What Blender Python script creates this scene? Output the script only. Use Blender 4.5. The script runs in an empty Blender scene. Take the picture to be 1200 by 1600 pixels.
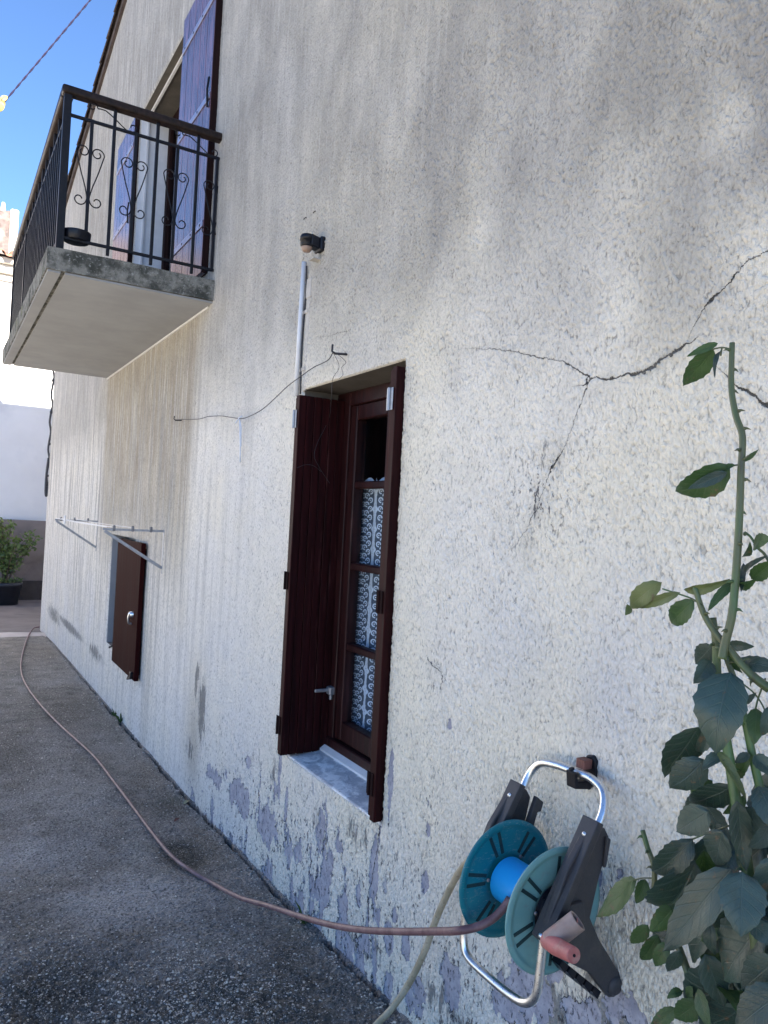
import bpy, bmesh, math, random
import numpy as np
from mathutils import Vector, Matrix, noise as mnoise
R = math.radians
random.seed(7); rng = np.random.default_rng(5)
S = bpy.context.scene
COL = S.collection

# ------------------------------------------------------------------ camera
FPX = 1180.0                                   # focal length for a 1200 px wide picture
YAW, PITCH, ROLL = 30.5, 0.7, 3.0
EYE = Vector((-1.23, 0.0, 1.55))
ROT = (Matrix.Rotation(-R(YAW), 3, 'Z') @ Matrix.Rotation(math.pi/2 + R(PITCH), 3, 'X') @ Matrix.Rotation(R(ROLL), 3, 'Z'))
cd = bpy.data.cameras.new('camera'); cam = bpy.data.objects.new('camera', cd); COL.objects.link(cam)
cam.matrix_world = Matrix.Translation(EYE) @ ROT.to_4x4()
cd.sensor_fit = 'VERTICAL'; cd.sensor_height = 36.0; cd.sensor_width = 27.0
cd.lens = FPX/1600*36.0; cd.clip_start = 0.05; cd.clip_end = 3000
S.camera = cam
S.render.resolution_x = 768; S.render.resolution_y = 1024

# ------------------------------------------------------------------ light
SUNV = Vector((-.13, 1.0, -.60)).normalized()   # the way the light travels: from behind the camera, over the roof
w = bpy.data.worlds.new('World'); S.world = w; w.use_nodes = True
nt = w.node_tree; nt.nodes.clear()
sky = nt.nodes.new('ShaderNodeTexSky'); sky.sky_type = 'NISHITA'; sky.sun_disc = False
sky.sun_elevation = math.asin(-SUNV.z); sky.sun_rotation = math.atan2(-SUNV.x, -SUNV.y)
sky.altitude = 300; sky.air_density = .75; sky.dust_density = 0.0; sky.ozone_density = 6.0
bg = nt.nodes.new('ShaderNodeBackground'); bg.inputs[1].default_value = 0.075
wo = nt.nodes.new('ShaderNodeOutputWorld')
nt.links.new(sky.outputs[0], bg.inputs[0]); nt.links.new(bg.outputs[0], wo.inputs[0])
sl = bpy.data.lights.new('sun', 'SUN'); sl.energy = 5.0; sl.angle = R(.5); sl.color = (1, .93, .82)
so = bpy.data.objects.new('sun', sl); COL.objects.link(so); so.rotation_euler = SUNV.to_track_quat('-Z', 'Y').to_euler()
so.location = (0, -5, 12)
S.view_settings.view_transform = 'Standard'; S.view_settings.look = 'None'
S.view_settings.exposure = 2.2; S.view_settings.gamma = 1.0

# ------------------------------------------------------------------ helpers: measured points on real planes
def hit(px, py, ax, v):
    """where the line of sight through a point of the survey picture meets the plane axis=v"""
    d = ROT @ Vector(((px-600)/FPX, -(py-800)/FPX, -1.0))
    return EYE + d*((v-EYE[ax])/d[ax])
GY = [-14, 0, 1.0, 1.8, 2.1, 2.5, 3.03, 3.95, 5.66, 9.37, 10.67, 14.5, 40]
GZ = [.22, .2, .17, .14, .12, .095, .07, .03, 0.0, -.05, -.10, -.12, -.12]
_gy = np.linspace(-14, 40, 2700); _k = np.ones(31)/31
_gz = np.convolve(np.pad(np.interp(_gy, GY, GZ), 15, 'edge'), _k, 'valid')
def gz(y): return np.interp(y, _gy, _gz)
def ghit(px, py):
    z = 0.0
    for _ in range(8):
        p = hit(px, py, 2, z); z = float(gz(p.y))
    return p

def tag(o, label=None, cat=None, group=None, kind=None):
    if label: o['label'] = label
    if cat: o['category'] = cat
    if group: o['group'] = group
    if kind: o['kind'] = kind
    return o
def empty(name, loc, label, cat, group=None):
    o = bpy.data.objects.new(name, None); COL.objects.link(o); o.location = loc
    o.empty_display_size = .1
    return tag(o, label, cat, group)
def link(name, bm, mat, parent=None, smooth=False, loc=None):
    me = bpy.data.meshes.new(name); bm.normal_update(); bm.to_mesh(me); bm.free()
    o = bpy.data.objects.new(name, me); COL.objects.link(o)
    if mat: me.materials.append(mat)
    if smooth: me.polygons.foreach_set('use_smooth', [True]*len(me.polygons))
    if parent:
        o.parent = parent
        # geometry is written in world coordinates: undo the parent chain
        p = parent; off = Vector((0, 0, 0))
        while p: off += p.location; p = p.parent
        o.location = -off
    return o
def box(bm, lo, hi, bev=0.0, M=None, seg=1):
    lo = Vector(lo); hi = Vector(hi)
    r = bmesh.ops.create_cube(bm, size=1.0)
    vs = r['verts']
    for v in vs:
        v.co = Vector([lo[i] + (v.co[i]+.5)*(hi[i]-lo[i]) for i in range(3)])
    if bev > 0:
        es = list({e for v in vs for e in v.link_edges})
        rr = bmesh.ops.bevel(bm, geom=es, offset=bev, segments=seg, affect='EDGES', profile=.5)
        vs = list({v for f in rr['faces'] for v in f.verts} | {v for v in vs if v.is_valid})
    if M is not None:
        bmesh.ops.transform(bm, matrix=M, verts=vs)
    return vs
def catmull(pts, n=8):
    P = [Vector(p) for p in pts]
    if len(P) < 3: return P
    P = [P[0]*2-P[1]] + P + [P[-1]*2-P[-2]]
    out = []
    for i in range(1, len(P)-2):
        a, b, c, d = P[i-1:i+3]
        for k in range(n):
            t = k/n
            out.append(.5*((2*b)+(c-a)*t+(2*a-5*b+4*c-d)*t*t+(3*b-a-3*c+d)*t**3))
    out.append(P[-2]); return out
def tube(bm, pts, r, sides=8, cap=True):
    pts = [Vector(p) for p in pts]; n = len(pts)
    rad = r if hasattr(r, '__len__') else [r]*n
    if len(rad) != n: rad = list(np.interp(np.linspace(0, 1, n), np.linspace(0, 1, len(rad)), rad))
    T = []
    for i in range(n):
        t = (pts[min(i+1, n-1)]-pts[max(i-1, 0)]); T.append(t.normalized() if t.length > 1e-9 else Vector((0, 0, 1)))
    up = Vector((0, 0, 1)) if abs(T[0].z) < .9 else Vector((1, 0, 0))
    N = (up - T[0]*up.dot(T[0])).normalized(); rings = []
    for i in range(n):
        N = (N - T[i]*N.dot(T[i])); N = N.normalized() if N.length > 1e-6 else Vector((1, 0, 0))
        B = T[i].cross(N)
        rings.append([bm.verts.new(pts[i]+(N*math.cos(a)+B*math.sin(a))*rad[i]) for a in [2*math.pi*k/sides for k in range(sides)]])
    for i in range(n-1):
        for k in range(sides):
            bm.faces.new((rings[i][k], rings[i][(k+1) % sides], rings[i+1][(k+1) % sides], rings[i+1][k]))
    if cap:
        bm.faces.new(rings[0][::-1]); bm.faces.new(rings[-1])
def lathe(bm, prof, origin, axis='Z', sides=48, close=False):
    """prof: list of (radius, along-axis)"""
    o = Vector(origin); ax = {'Z': (Vector((1,0,0)), Vector((0,1,0)), Vector((0,0,1))), 'Y': (Vector((1,0,0)), Vector((0,0,1)), Vector((0,1,0))),
                              'X': (Vector((0,1,0)), Vector((0,0,1)), Vector((1,0,0)))}[axis]
    rings = []
    for r, h in prof:
        if r < 1e-6: rings.append([bm.verts.new(o+ax[2]*h)])
        else: rings.append([bm.verts.new(o+ax[0]*r*math.cos(a)+ax[1]*r*math.sin(a)+ax[2]*h) for a in [2*math.pi*k/sides for k in range(sides)]])
    seq = list(zip(rings[:-1], rings[1:])) + ([(rings[-1], rings[0])] if close else [])
    for a, b in seq:
        for k in range(sides):
            f = [a[k % len(a)], a[(k+1) % len(a)], b[(k+1) % len(b)], b[k % len(b)]]
            u = []
            for v in f:
                if v not in u: u.append(v)
            if len(u) >= 3: bm.faces.new(u)
def prism(bm, poly, vec):
    a = [bm.verts.new(Vector(p)) for p in poly]; b = [bm.verts.new(Vector(p)+Vector(vec)) for p in poly]
    n = len(poly)
    bm.faces.new(a); bm.faces.new(b[::-1])
    for i in range(n): bm.faces.new((a[i], b[i], b[(i+1) % n], a[(i+1) % n]))
def bev(o, wdt=.002, seg=2):
    m = o.modifiers.new('bevel', 'BEVEL'); m.width = wdt; m.segments = seg; m.limit_method = 'ANGLE'; m.angle_limit = R(40)
    return o

# ------------------------------------------------------------------ node helpers
class G:
    def __init__(s, name):
        s.m = bpy.data.materials.new(name); s.m.use_nodes = True; s.t = s.m.node_tree; s.t.nodes.clear()
        s.out = s.t.nodes.new('ShaderNodeOutputMaterial'); s.b = s.n('ShaderNodeBsdfPrincipled')
        s.t.links.new(s.b.outputs[0], s.out.inputs[0])
    def n(s, typ, **kw):
        x = s.t.nodes.new(typ)
        for k, v in kw.items(): setattr(x, k, v)
        return x
    def put(s, sock, v):
        if v is None: return
        if isinstance(v, bpy.types.NodeSocket): s.t.links.new(v, sock)
        else:
            if hasattr(sock.default_value, '__len__') and len(sock.default_value) == 4 and hasattr(v, '__len__') and len(v) == 3: v = (*v, 1)
            sock.default_value = v
    def math(s, op, a, b=None, c=None, clamp=False):
        x = s.n('ShaderNodeMath', operation=op, use_clamp=clamp)
        for i, v in enumerate((a, b, c)): s.put(x.inputs[i], v)
        return x.outputs[0]
    def mul(s, a, b): return s.math('MULTIPLY', a, b)
    def add(s, a, b): return s.math('ADD', a, b)
    def sub(s, a, b): return s.math('SUBTRACT', a, b)
    def ss(s, v, lo, hi, a=0.0, b=1.0):
        x = s.n('ShaderNodeMapRange', interpolation_type='SMOOTHSTEP')
        for i, q in enumerate((v, lo, hi, a, b)): s.put(x.inputs[i], q)
        return x.outputs[0]
    def mix(s, f, a, b, mode='MIX'):
        x = s.n('ShaderNodeMix', data_type='RGBA', blend_type=mode)
        s.put(x.inputs[0], f); s.put(x.inputs[6], a); s.put(x.inputs[7], b); return x.outputs[2]
    def obj(s): return s.n('ShaderNodeTexCoord').outputs['Object']
    def geo(s): return s.n('ShaderNodeNewGeometry').outputs['Position']
    def xyz(s, v):
        x = s.n('ShaderNodeSeparateXYZ'); s.put(x.inputs[0], v); return x.outputs
    def mapv(s, v, scale=(1, 1, 1), loc=(0, 0, 0), rot=(0, 0, 0)):
        x = s.n('ShaderNodeMapping'); s.put(x.inputs[0], v); x.inputs['Scale'].default_value = scale
        x.inputs['Location'].default_value = loc; x.inputs['Rotation'].default_value = rot; return x.outputs[0]
    def noise(s, v, scale, detail=3, rough=.55, dist=0):
        x = s.n('ShaderNodeTexNoise'); s.put(x.inputs['Vector'], v); x.inputs['Scale'].default_value = scale
        x.inputs['Detail'].default_value = detail; x.inputs['Roughness'].default_value = rough; x.inputs['Distortion'].default_value = dist
        return x.outputs[0]
    def noisec(s, v, scale, detail=2):
        x = s.n('ShaderNodeTexNoise'); s.put(x.inputs['Vector'], v); x.inputs['Scale'].default_value = scale
        x.inputs['Detail'].default_value = detail; return x.outputs[1]
    def vor(s, v, scale, feature='F1', smooth=.5, rand=1.0, out=0):
        x = s.n('ShaderNodeTexVoronoi', feature=feature); s.put(x.inputs['Vector'], v); x.inputs['Scale'].default_value = scale
        if feature == 'SMOOTH_F1': x.inputs['Smoothness'].default_value = smooth
        x.inputs['Randomness'].default_value = rand
        return x.outputs[out]
    def vadd(s, a, b, k=1.0):
        x = s.n('ShaderNodeVectorMath', operation='MULTIPLY_ADD'); s.put(x.inputs[0], b); s.put(x.inputs[1], (k, k, k)); s.put(x.inputs[2], a)
        return x.outputs[0]
    def attr(s, name, out='Fac'):
        x = s.n('ShaderNodeAttribute', attribute_name=name); return x.outputs[out]
    def bump(s, h, dist=.01, strength=1.0, normal=None):
        x = s.n('ShaderNodeBump'); s.put(x.inputs['Height'], h); x.inputs['Distance'].default_value = dist
        s.put(x.inputs['Strength'], strength)
        if normal is not None: s.put(x.inputs['Normal'], normal)
        return x.outputs[0]
    def fin(s, color=None, rough=None, normal=None, **kw):
        s.put(s.b.inputs['Base Color'], color); s.put(s.b.inputs['Roughness'], rough)
        if normal is not None: s.put(s.b.inputs['Normal'], normal)
        for k, v in kw.items(): s.put(s.b.inputs[k.replace('_', ' ')], v)
        return s.m

def plain(name, col, rough=.6, var=.15, sc=30, bump=.0, metal=0.0, spec=.5, grime=None):
    g = G(name); p = g.geo()
    n = g.noise(p, sc, 4); n2 = g.noise(p, sc*6, 2)
    c = g.mix(g.ss(n, .3, .7), tuple(x*(1-var) for x in col), tuple(min(1, x*(1+var)) for x in col))
    if grime: c = g.mix(g.ss(g.noise(p, sc*.4, 5, .7), .5, .72), c, grime)
    nm = g.bump(g.add(n, g.mul(n2, .4)), .002, bump) if bump else None
    r = g.ss(n2, .2, .8, max(0, rough-.08), min(1, rough+.08))
    if grime: r = g.add(r, g.mul(g.ss(n, .4, .7), .12))
    return g.fin(c, r, nm, Metallic=metal, Specular_IOR_Level=spec)

# ------------------------------------------------------------------ wall material
def mat_wall():
    g = G('roughcast_render'); p = g.geo()
    # the thrown grains are real relief on the mesh; 'cav' says how deep in a hollow a point lies, 'far' where the mesh is too coarse for them
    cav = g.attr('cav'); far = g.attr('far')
    q = g.mapv(p, (1, 1, .6))
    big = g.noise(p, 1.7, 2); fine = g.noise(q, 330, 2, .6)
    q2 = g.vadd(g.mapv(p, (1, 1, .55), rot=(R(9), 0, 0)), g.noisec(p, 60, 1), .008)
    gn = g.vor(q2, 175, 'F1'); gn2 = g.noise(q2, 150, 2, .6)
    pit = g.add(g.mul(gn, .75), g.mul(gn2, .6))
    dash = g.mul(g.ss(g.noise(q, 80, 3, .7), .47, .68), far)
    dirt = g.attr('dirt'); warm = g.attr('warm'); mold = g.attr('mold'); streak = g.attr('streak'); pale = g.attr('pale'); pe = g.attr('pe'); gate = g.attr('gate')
    c = g.mix(g.ss(big, .32, .66), (.84, .79, .70), (.88, .81, .665))
    c = g.mix(g.mul(g.ss(g.noise(p, 9, 4, .6), .42, .75), .30), c, (.66, .625, .55))
    c = g.mix(g.mul(g.mul(pale, .7), g.ss(g.noise(p, 3, 3), .3, .7, .5, 1)), c, (.74, .73, .735))
    dn = g.noise(g.mapv(p, (1, 1, .55)), 4.5, 5, .62)
    df = g.mul(dirt, g.ss(dn, .2, .8, .65, 1.2))
    c = g.mix(g.math('MINIMUM', df, .85), c, (.285, .272, .25))
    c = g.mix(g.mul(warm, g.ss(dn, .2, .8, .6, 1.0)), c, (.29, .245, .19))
    # rain streaks
    st = g.noise(g.mapv(p, (0, 14, .8)), 1.0, 4, .65); st2 = g.noise(g.mapv(p, (0, 45, 1.6)), 1.0, 3, .6)
    c = g.mix(g.mul(streak, g.ss(st, .44, .66)), c, (.36, .345, .32))
    c = g.mix(g.mul(streak, g.mul(g.ss(st2, .5, .7), .6)), c, (.80, .77, .71))
    # hollows, pits and far dashes: grain shade painted into the colour, stronger where dirty
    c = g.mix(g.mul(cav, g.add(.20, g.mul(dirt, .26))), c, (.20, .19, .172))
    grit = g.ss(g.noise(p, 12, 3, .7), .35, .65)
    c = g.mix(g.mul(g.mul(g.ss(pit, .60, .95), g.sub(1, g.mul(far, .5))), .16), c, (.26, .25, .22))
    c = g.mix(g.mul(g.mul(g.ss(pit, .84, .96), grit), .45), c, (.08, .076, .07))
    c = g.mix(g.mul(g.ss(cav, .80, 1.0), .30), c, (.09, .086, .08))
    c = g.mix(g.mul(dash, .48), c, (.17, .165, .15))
    # black mould
    mn = g.noise(g.mapv(p, (1, 1.6, .45)), 26, 5, .7)
    mm = g.ss(g.add(g.mul(mold, .48), g.mul(mn, .8)), .60, .72)
    c = g.mix(g.mul(mm, .72), c, (.085, .088, .095))
    # flaked paint: grey cement below
    pq = g.add(pe, g.mul(g.sub(g.noise(p, 95, 2, .7), .5), .22))
    pm = g.mul(g.ss(pq, .400, .418), gate); worn = g.mul(g.mul(g.ss(pq, .18, .42), gate), g.ss(g.noise(p, 30, 4, .7), .38, .62))
    c = g.mix(g.mul(worn, .30), c, (.50, .485, .52))
    und = g.mix(g.ss(g.noise(p, 22, 4, .65), .3, .7), (.30, .295, .34), (.44, .43, .475))
    und = g.mix(g.mul(g.ss(g.noise(p, 90, 2, .6), .52, .7), .5), und, (.14, .14, .16))
    c = g.mix(pm, c, und)
    lip_shade = g.mul(g.mul(g.ss(pq, .380, .400), g.sub(1, g.ss(pq, .412, .435))), g.ss(g.noise(p, 18, 1), .47, .56))  # shadow along the flake edges painted as a dark rim
    c = g.mix(g.mul(g.mul(lip_shade, gate), .9), c, (.045, .045, .045))
    # little black chips
    ch = g.mul(g.ss(g.noise(g.mapv(p, (1, 1.5, .7)), 52, 3, .7), .605, .625), g.attr('chip'))
    c = g.mix(g.mul(ch, .88), c, (.06, .06, .07))
    hh = g.sub(g.mul(g.sub(g.mul(fine, .4), g.mul(pit, 1.1)), g.sub(1, g.mul(pm, .8))), g.mul(ch, .8))
    # cracks: the signed distance to the nearest one is stored on the mesh
    jag = g.add(g.mul(g.sub(g.noise(p, 60, 3, .75), .5), .020), g.mul(g.sub(g.noise(p, 14, 1), .5), .018)); wn = g.noise(p, 38, 2)
    for sf in ('a', 'b'):
        wd = g.attr('crackw_'+sf); d = g.math('ABSOLUTE', g.add(g.attr('crack_'+sf), jag))
        wv = g.mul(wd, g.ss(wn, .25, .75, .45, 1.7))
        k = g.mul(g.sub(1.0, g.ss(d, g.mul(wv, .6), g.add(g.mul(wv, 1.2), .0004))), g.ss(wd, .0002, .0010))
        c = g.mix(g.mul(k, .93), c, (.025, .023, .02)); hh = g.sub(hh, g.mul(k, 1.6))
        halo = g.mul(g.sub(1.0, g.ss(d, 0.0, .028)), g.math('MINIMUM', g.mul(wd, 90), .35))
        c = g.mix(g.mul(halo, g.ss(dn, .35, .65)), c, (.25, .25, .24))
    nm = g.bump(hh, .0052, 1.0)
    return g.fin(c, .93, nm, Specular_IOR_Level=.12)
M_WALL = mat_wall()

# ------------------------------------------------------------------ other materials
def mat_ground():
    g = G('worn_asphalt'); p = g.geo(); sx, sy, sz = g.xyz(p)
    q = g.vadd(p, g.noisec(p, 30, 2), .01)
    v = g.vor(q, 120, 'F1'); vc = g.vor(q, 120, 'F1', out=1); v3 = g.vor(q, 55, 'SMOOTH_F1', .2); vc3 = g.vor(q, 260, 'F1', out=1)
    rnd = g.xyz(vc)[0]; rnd3 = g.xyz(vc3)[1]
    mid = g.noise(p, 8, 7, .8); big = g.noise(p, 1.3, 4, .6); fine = g.noise(p, 90, 5, .7)
    c = g.mix(g.ss(mid, .3, .7), (.080, .067, .052), (.36, .32, .27))
    c = g.mix(g.mul(g.ss(big, .44, .60), .5), c, (.36, .335, .305))
    c = g.mix(g.mul(g.attr('pale'), g.ss(mid, .25, .7, .4, 1)), c, (.50, .47, .435))
    c = g.mix(g.mul(g.attr('brown'), .85), c, (.27, .21, .15))
    c = g.mix(g.math('MINIMUM', g.mul(g.attr('dark'), g.ss(mid, .2, .7, .6, 1)), .95), c, (.055, .049, .034))
    c = g.mix(g.mul(g.attr('foot'), .8), c, (.36, .34, .32))
    c = g.mix(g.ss(g.attr('joint'), .25, .7), c, (.012, .011, .009))
    c = g.mix(g.mul(g.ss(g.noise(p, 2.6, 6, .75), .54, .66), .55), c, (.07, .062, .048))
    peb = g.mul(g.ss(rnd, .86, .93), g.sub(1, g.ss(v, .18, .42)))
    c = g.mix(g.mul(peb, .9), c, (.62, .59, .54))
    c = g.mix(g.mul(g.ss(rnd3, .80, .97), .7), c, (.38, .36, .34))
    c = g.mix(g.mul(g.ss(rnd3, .0, .25), .0), c, (.02, .02, .02))
    c = g.mix(g.mul(g.ss(fine, .50, .62), .7), c, (.030, .028, .025))
    c = g.mix(g.mul(g.ss(g.noise(p, 32, 4, .7), .52, .66), .45), c, (.045, .042, .037))
    c = g.mix(g.mul(g.ss(g.noise(p, 4, 3), .55, .72), .35), c, (.05, .058, .034))
    h = g.add(g.add(g.mul(g.sub(1, v), .5), g.mul(fine, .9)), g.mul(g.sub(1, v3), .8))
    nm = g.bump(h, .009, 1.0)
    return g.fin(c, g.ss(fine, .3, .7, .55, .9), nm, Specular_IOR_Level=.35)
M_GROUND = mat_ground()
def mat_street():
    g = G('street_asphalt'); p = g.geo()
    c = g.mix(g.ss(g.noise(p, 2.5, 5, .6), .3, .7), (.115, .10, .10), (.165, .145, .145))
    c = g.mix(g.mul(g.ss(g.noise(g.mapv(p, (1, 5, 1)), 2, 4), .58, .66), .6), c, (.05, .045, .045))
    return g.fin(c, .85, g.bump(g.noise(p, 120, 3), .004, .6))
M_STREET = mat_street()
def mat_wood(name, dark, light, gloss=.35, axis='Z', sc=1.0, coat=0.0, wear=None, spec=.22):
    g = G(name); p = g.geo()
    s = (60*sc, 60*sc, 2.2*sc) if axis == 'Z' else (60*sc, 2.2*sc, 60*sc)
    q = g.mapv(p, s); q = g.vadd(q, g.noisec(p, 2.5, 2), 1.5)
    n = g.noise(q, 1.0, 5, .6); m = g.noise(p, 3.5, 4)
    c = g.mix(g.ss(n, .3, .72), dark, light); c = g.mix(g.mul(g.ss(m, .4, .7), .45), c, dark)
    if wear: c = g.mix(g.mul(g.ss(g.noise(q, .8, 4, .7), .58, .70), .55), c, wear)
    return g.fin(c, g.ss(n, .2, .8, gloss-.08, gloss+.12), g.bump(n, .0015, .5), Specular_IOR_Level=spec, Coat_Weight=coat, Coat_Roughness=.22)
M_SHUT = mat_wood('mahogany_stain', (.011, .0016, .0018), (.034, .0052, .0058), .62, spec=.12, wear=(.070, .026, .024))
M_FRAME = mat_wood('window_frame_stain', (.013, .0030, .0033), (.036, .0085, .0085), .5, spec=.2, wear=(.085, .035, .03))
M_UPSHUT = mat_wood('sky_tinted_varnish', (.016, .006, .011), (.26, .145, .195), .27, coat=.42, wear=(.42, .33, .40))  # violet of the reflected sky put into the brown wood's colour
M_UPEDGE = mat_wood('shutter_edge', (.012, .006, .006), (.026, .012, .011), .75, spec=.08)
M_IRON = plain('black_iron', (.0045, .0045, .0075), .5, .3, 60, .1, spec=.3)
M_RAIL = mat_wood('handrail_wood', (.010, .0065, .005), (.034, .021, .017), .45, axis='Y')
def mat_slab():
    g = G('lichen_concrete'); p = g.geo()
    n = g.noise(p, 16, 6, .7); n2 = g.noise(p, 7, 4, .6); n3 = g.noise(p, 60, 4, .7)
    c = g.mix(g.ss(n, .38, .6), (.085, .085, .075), (.23, .225, .20))
    c = g.mix(g.mul(g.ss(n2, .5, .62), .75), c, (.045, .048, .042))
    c = g.mix(g.mul(g.ss(g.noise(p, 5, 3), .6, .7), .6), c, (.12, .125, .05))
    c = g.mix(g.mul(g.ss(n3, .56, .66), .7), c, (.33, .33, .31))
    return g.fin(c, .95, g.bump(g.add(n3, n), .006, 1.0), Specular_IOR_Level=.1)
M_SLAB = mat_slab()
M_SOFFIT = plain('painted_concrete', (.29, .30, .315), .9, .07, 3, .15)
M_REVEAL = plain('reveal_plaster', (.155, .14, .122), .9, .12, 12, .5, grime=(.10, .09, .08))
M_JAMB = plain('white_jamb', (.62, .62, .63), .7, .06, 10, .2)
def mat_sill():
    g = G('grey_stone_sill'); p = g.geo()
    n = g.noise(g.vadd(g.mapv(p, (1, .6, 1)), g.noisec(p, 14, 3), .1), 17, 5, .6)
    c = g.mix(g.ss(n, .40, .60), (.50, .49, .50), (.90, .87, .84)); c = g.mix(g.mul(g.ss(g.noise(p, 70, 3, .7), .62, .68), .6), c, (.25, .245, .24))
    return g.fin(c, .8, g.bump(n, .006, 1.0), Specular_IOR_Level=.2)
M_SILL = mat_sill()
M_ALU = plain('brushed_aluminium', (.72, .73, .74), .33, .08, 40, 0, metal=1.0)
M_ZINC = plain('galvanised_steel', (.36, .37, .39), .5, .12, 50, 0, metal=.7)
M_STEELD = plain('dull_steel', (.20, .20, .21), .5, .2, 60, 0, metal=.6)
M_GREYP = plain('grey_plastic', (.042, .040, .043), .5, .10, 30, .12, grime=(.068, .063, .058))
M_BLACKP = plain('black_plastic', (.006, .007, .012), .4, .15, 30, spec=.3)
def mat_disc(name, col, dusty):
    g = G(name); p = g.geo()
    c = g.mix(g.ss(g.noise(p, 14, 4), .35, .7), col, dusty)
    c = g.mix(g.mul(g.ss(g.noise(p, 45, 4, .7), .54, .68), .45), c, (.17, .24, .235)); c = g.mix(g.mul(g.ss(g.noise(g.mapv(p, (1, 1, 6), rot=(0, .7, 0)), 60, 3, .7), .62, .68), .5), c, (.30, .36, .35))
    return g.fin(c, .42, g.bump(g.noise(p, 60, 2), .001, .3), Subsurface_Weight=0.0)
M_DISC1 = mat_disc('dusty_teal_plastic', (.14, .32, .315), (.19, .37, .36))
M_DISC2 = mat_disc('teal_plastic', (.002, .155, .20), (.006, .19, .235))
M_DRUM = plain('bright_blue_plastic', (.015, .36, .82), .4, .04, 12)
M_RED = plain('faded_red_plastic', (.42, .13, .12), .5, .14, 40, .1, grime=(.42, .30, .25))
M_PINKD = plain('sunbleached_red_plastic', (.34, .25, .21), .55, .14, 40, .1, grime=(.40, .16, .13))
def mat_hose(name, a, b):
    g = G(name); p = g.geo()
    c = g.mix(g.ss(g.noise(p, 18, 4, .6), .35, .65), a, b)
    c = g.mix(g.mul(g.ss(g.noise(p, 90, 3), .56, .66), .4), c, tuple(x*.45 for x in a))
    return g.fin(c, .5, g.bump(g.noise(p, 200, 2), .001, .4))
M_HOSEP = mat_hose('pink_brown_rubber', (.125, .062, .068), (.215, .128, .130))
M_HOSEB = mat_hose('beige_rubber', (.34, .28, .175), (.45, .385, .27))
M_PVC = plain('white_pvc', (.66, .665, .68), .4, .05, 20)
M_PVC2 = plain('old_cream_pvc', (.44, .41, .37), .6, .12, 30)
M_WIRE = plain('dark_wire', (.03, .028, .032), .6, .2, 80)
M_STRING = plain('pale_blue_string', (.55, .62, .74), .8, .1, 80)
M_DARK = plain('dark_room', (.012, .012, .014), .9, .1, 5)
M_BROWNP = mat_wood('niche_door_stain', (.018, .0030, .0030), (.030, .0052, .0052), .75, spec=.05)
M_METER = plain('grey_box_paint', (.24, .25, .27), .6, .06, 8)
M_LENS = plain('frosted_lens', (.26, .18, .14), .35, .1, 60)
M_TILE = plain('terracotta', (.33, .15, .10), .85, .35, 9, .6, grime=(.16, .12, .09))
M_TILED = plain('sooty_tile_edge', (.06, .045, .042), .9, .3, 12, .6)
M_STONE = plain('rubble_stone', (.13, .105, .10), .95, .4, 7, .9, grime=(.26, .22, .2))
M_FARW = plain('white_limewash', (.72, .70, .69), .9, .05, 1.2, .1, grime=(.55, .55, .57))
M_CORN = plain('cornice_cream', (.62, .57, .50), .9, .06, 4)
M_LOWW = plain('brown_render', (.20, .165, .15), .92, .2, 2.2, .5, grime=(.13, .10, .095))
M_POT = plain('black_pot', (.022, .022, .030), .5, .2, 15)
M_SOIL = plain('potting_soil', (.04, .03, .02), .95, .3, 40, .8)
M_PALE = plain('pale_concrete_kerb', (.52, .46, .42), .9, .08, 6, .3)
M_KERBD = plain('dark_gutter', (.035, .03, .03), .8, .2, 9)
def mat_glass():
    g = G('window_glass')
    tr = g.n('ShaderNodeBsdfTransparent'); tr.inputs[0].default_value = (.88, .92, .95, 1)
    gl = g.n('ShaderNodeBsdfGlossy'); gl.inputs['Roughness'].default_value = .03
    lw_ = g.n('ShaderNodeLayerWeight'); lw_.inputs[0].default_value = .5
    fr = g.add(.035, g.mul(g.math('POWER', lw_.outputs['Facing'], 5.0), .9))
    mx = g.n('ShaderNodeMixShader'); g.t.links.new(fr, mx.inputs[0]); g.t.links.new(tr.outputs[0], mx.inputs[1]); g.t.links.new(gl.outputs[0], mx.inputs[2])
    g.t.links.new(mx.outputs[0], g.out.inputs[0]); return g.m
M_GLASS = mat_glass()
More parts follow.
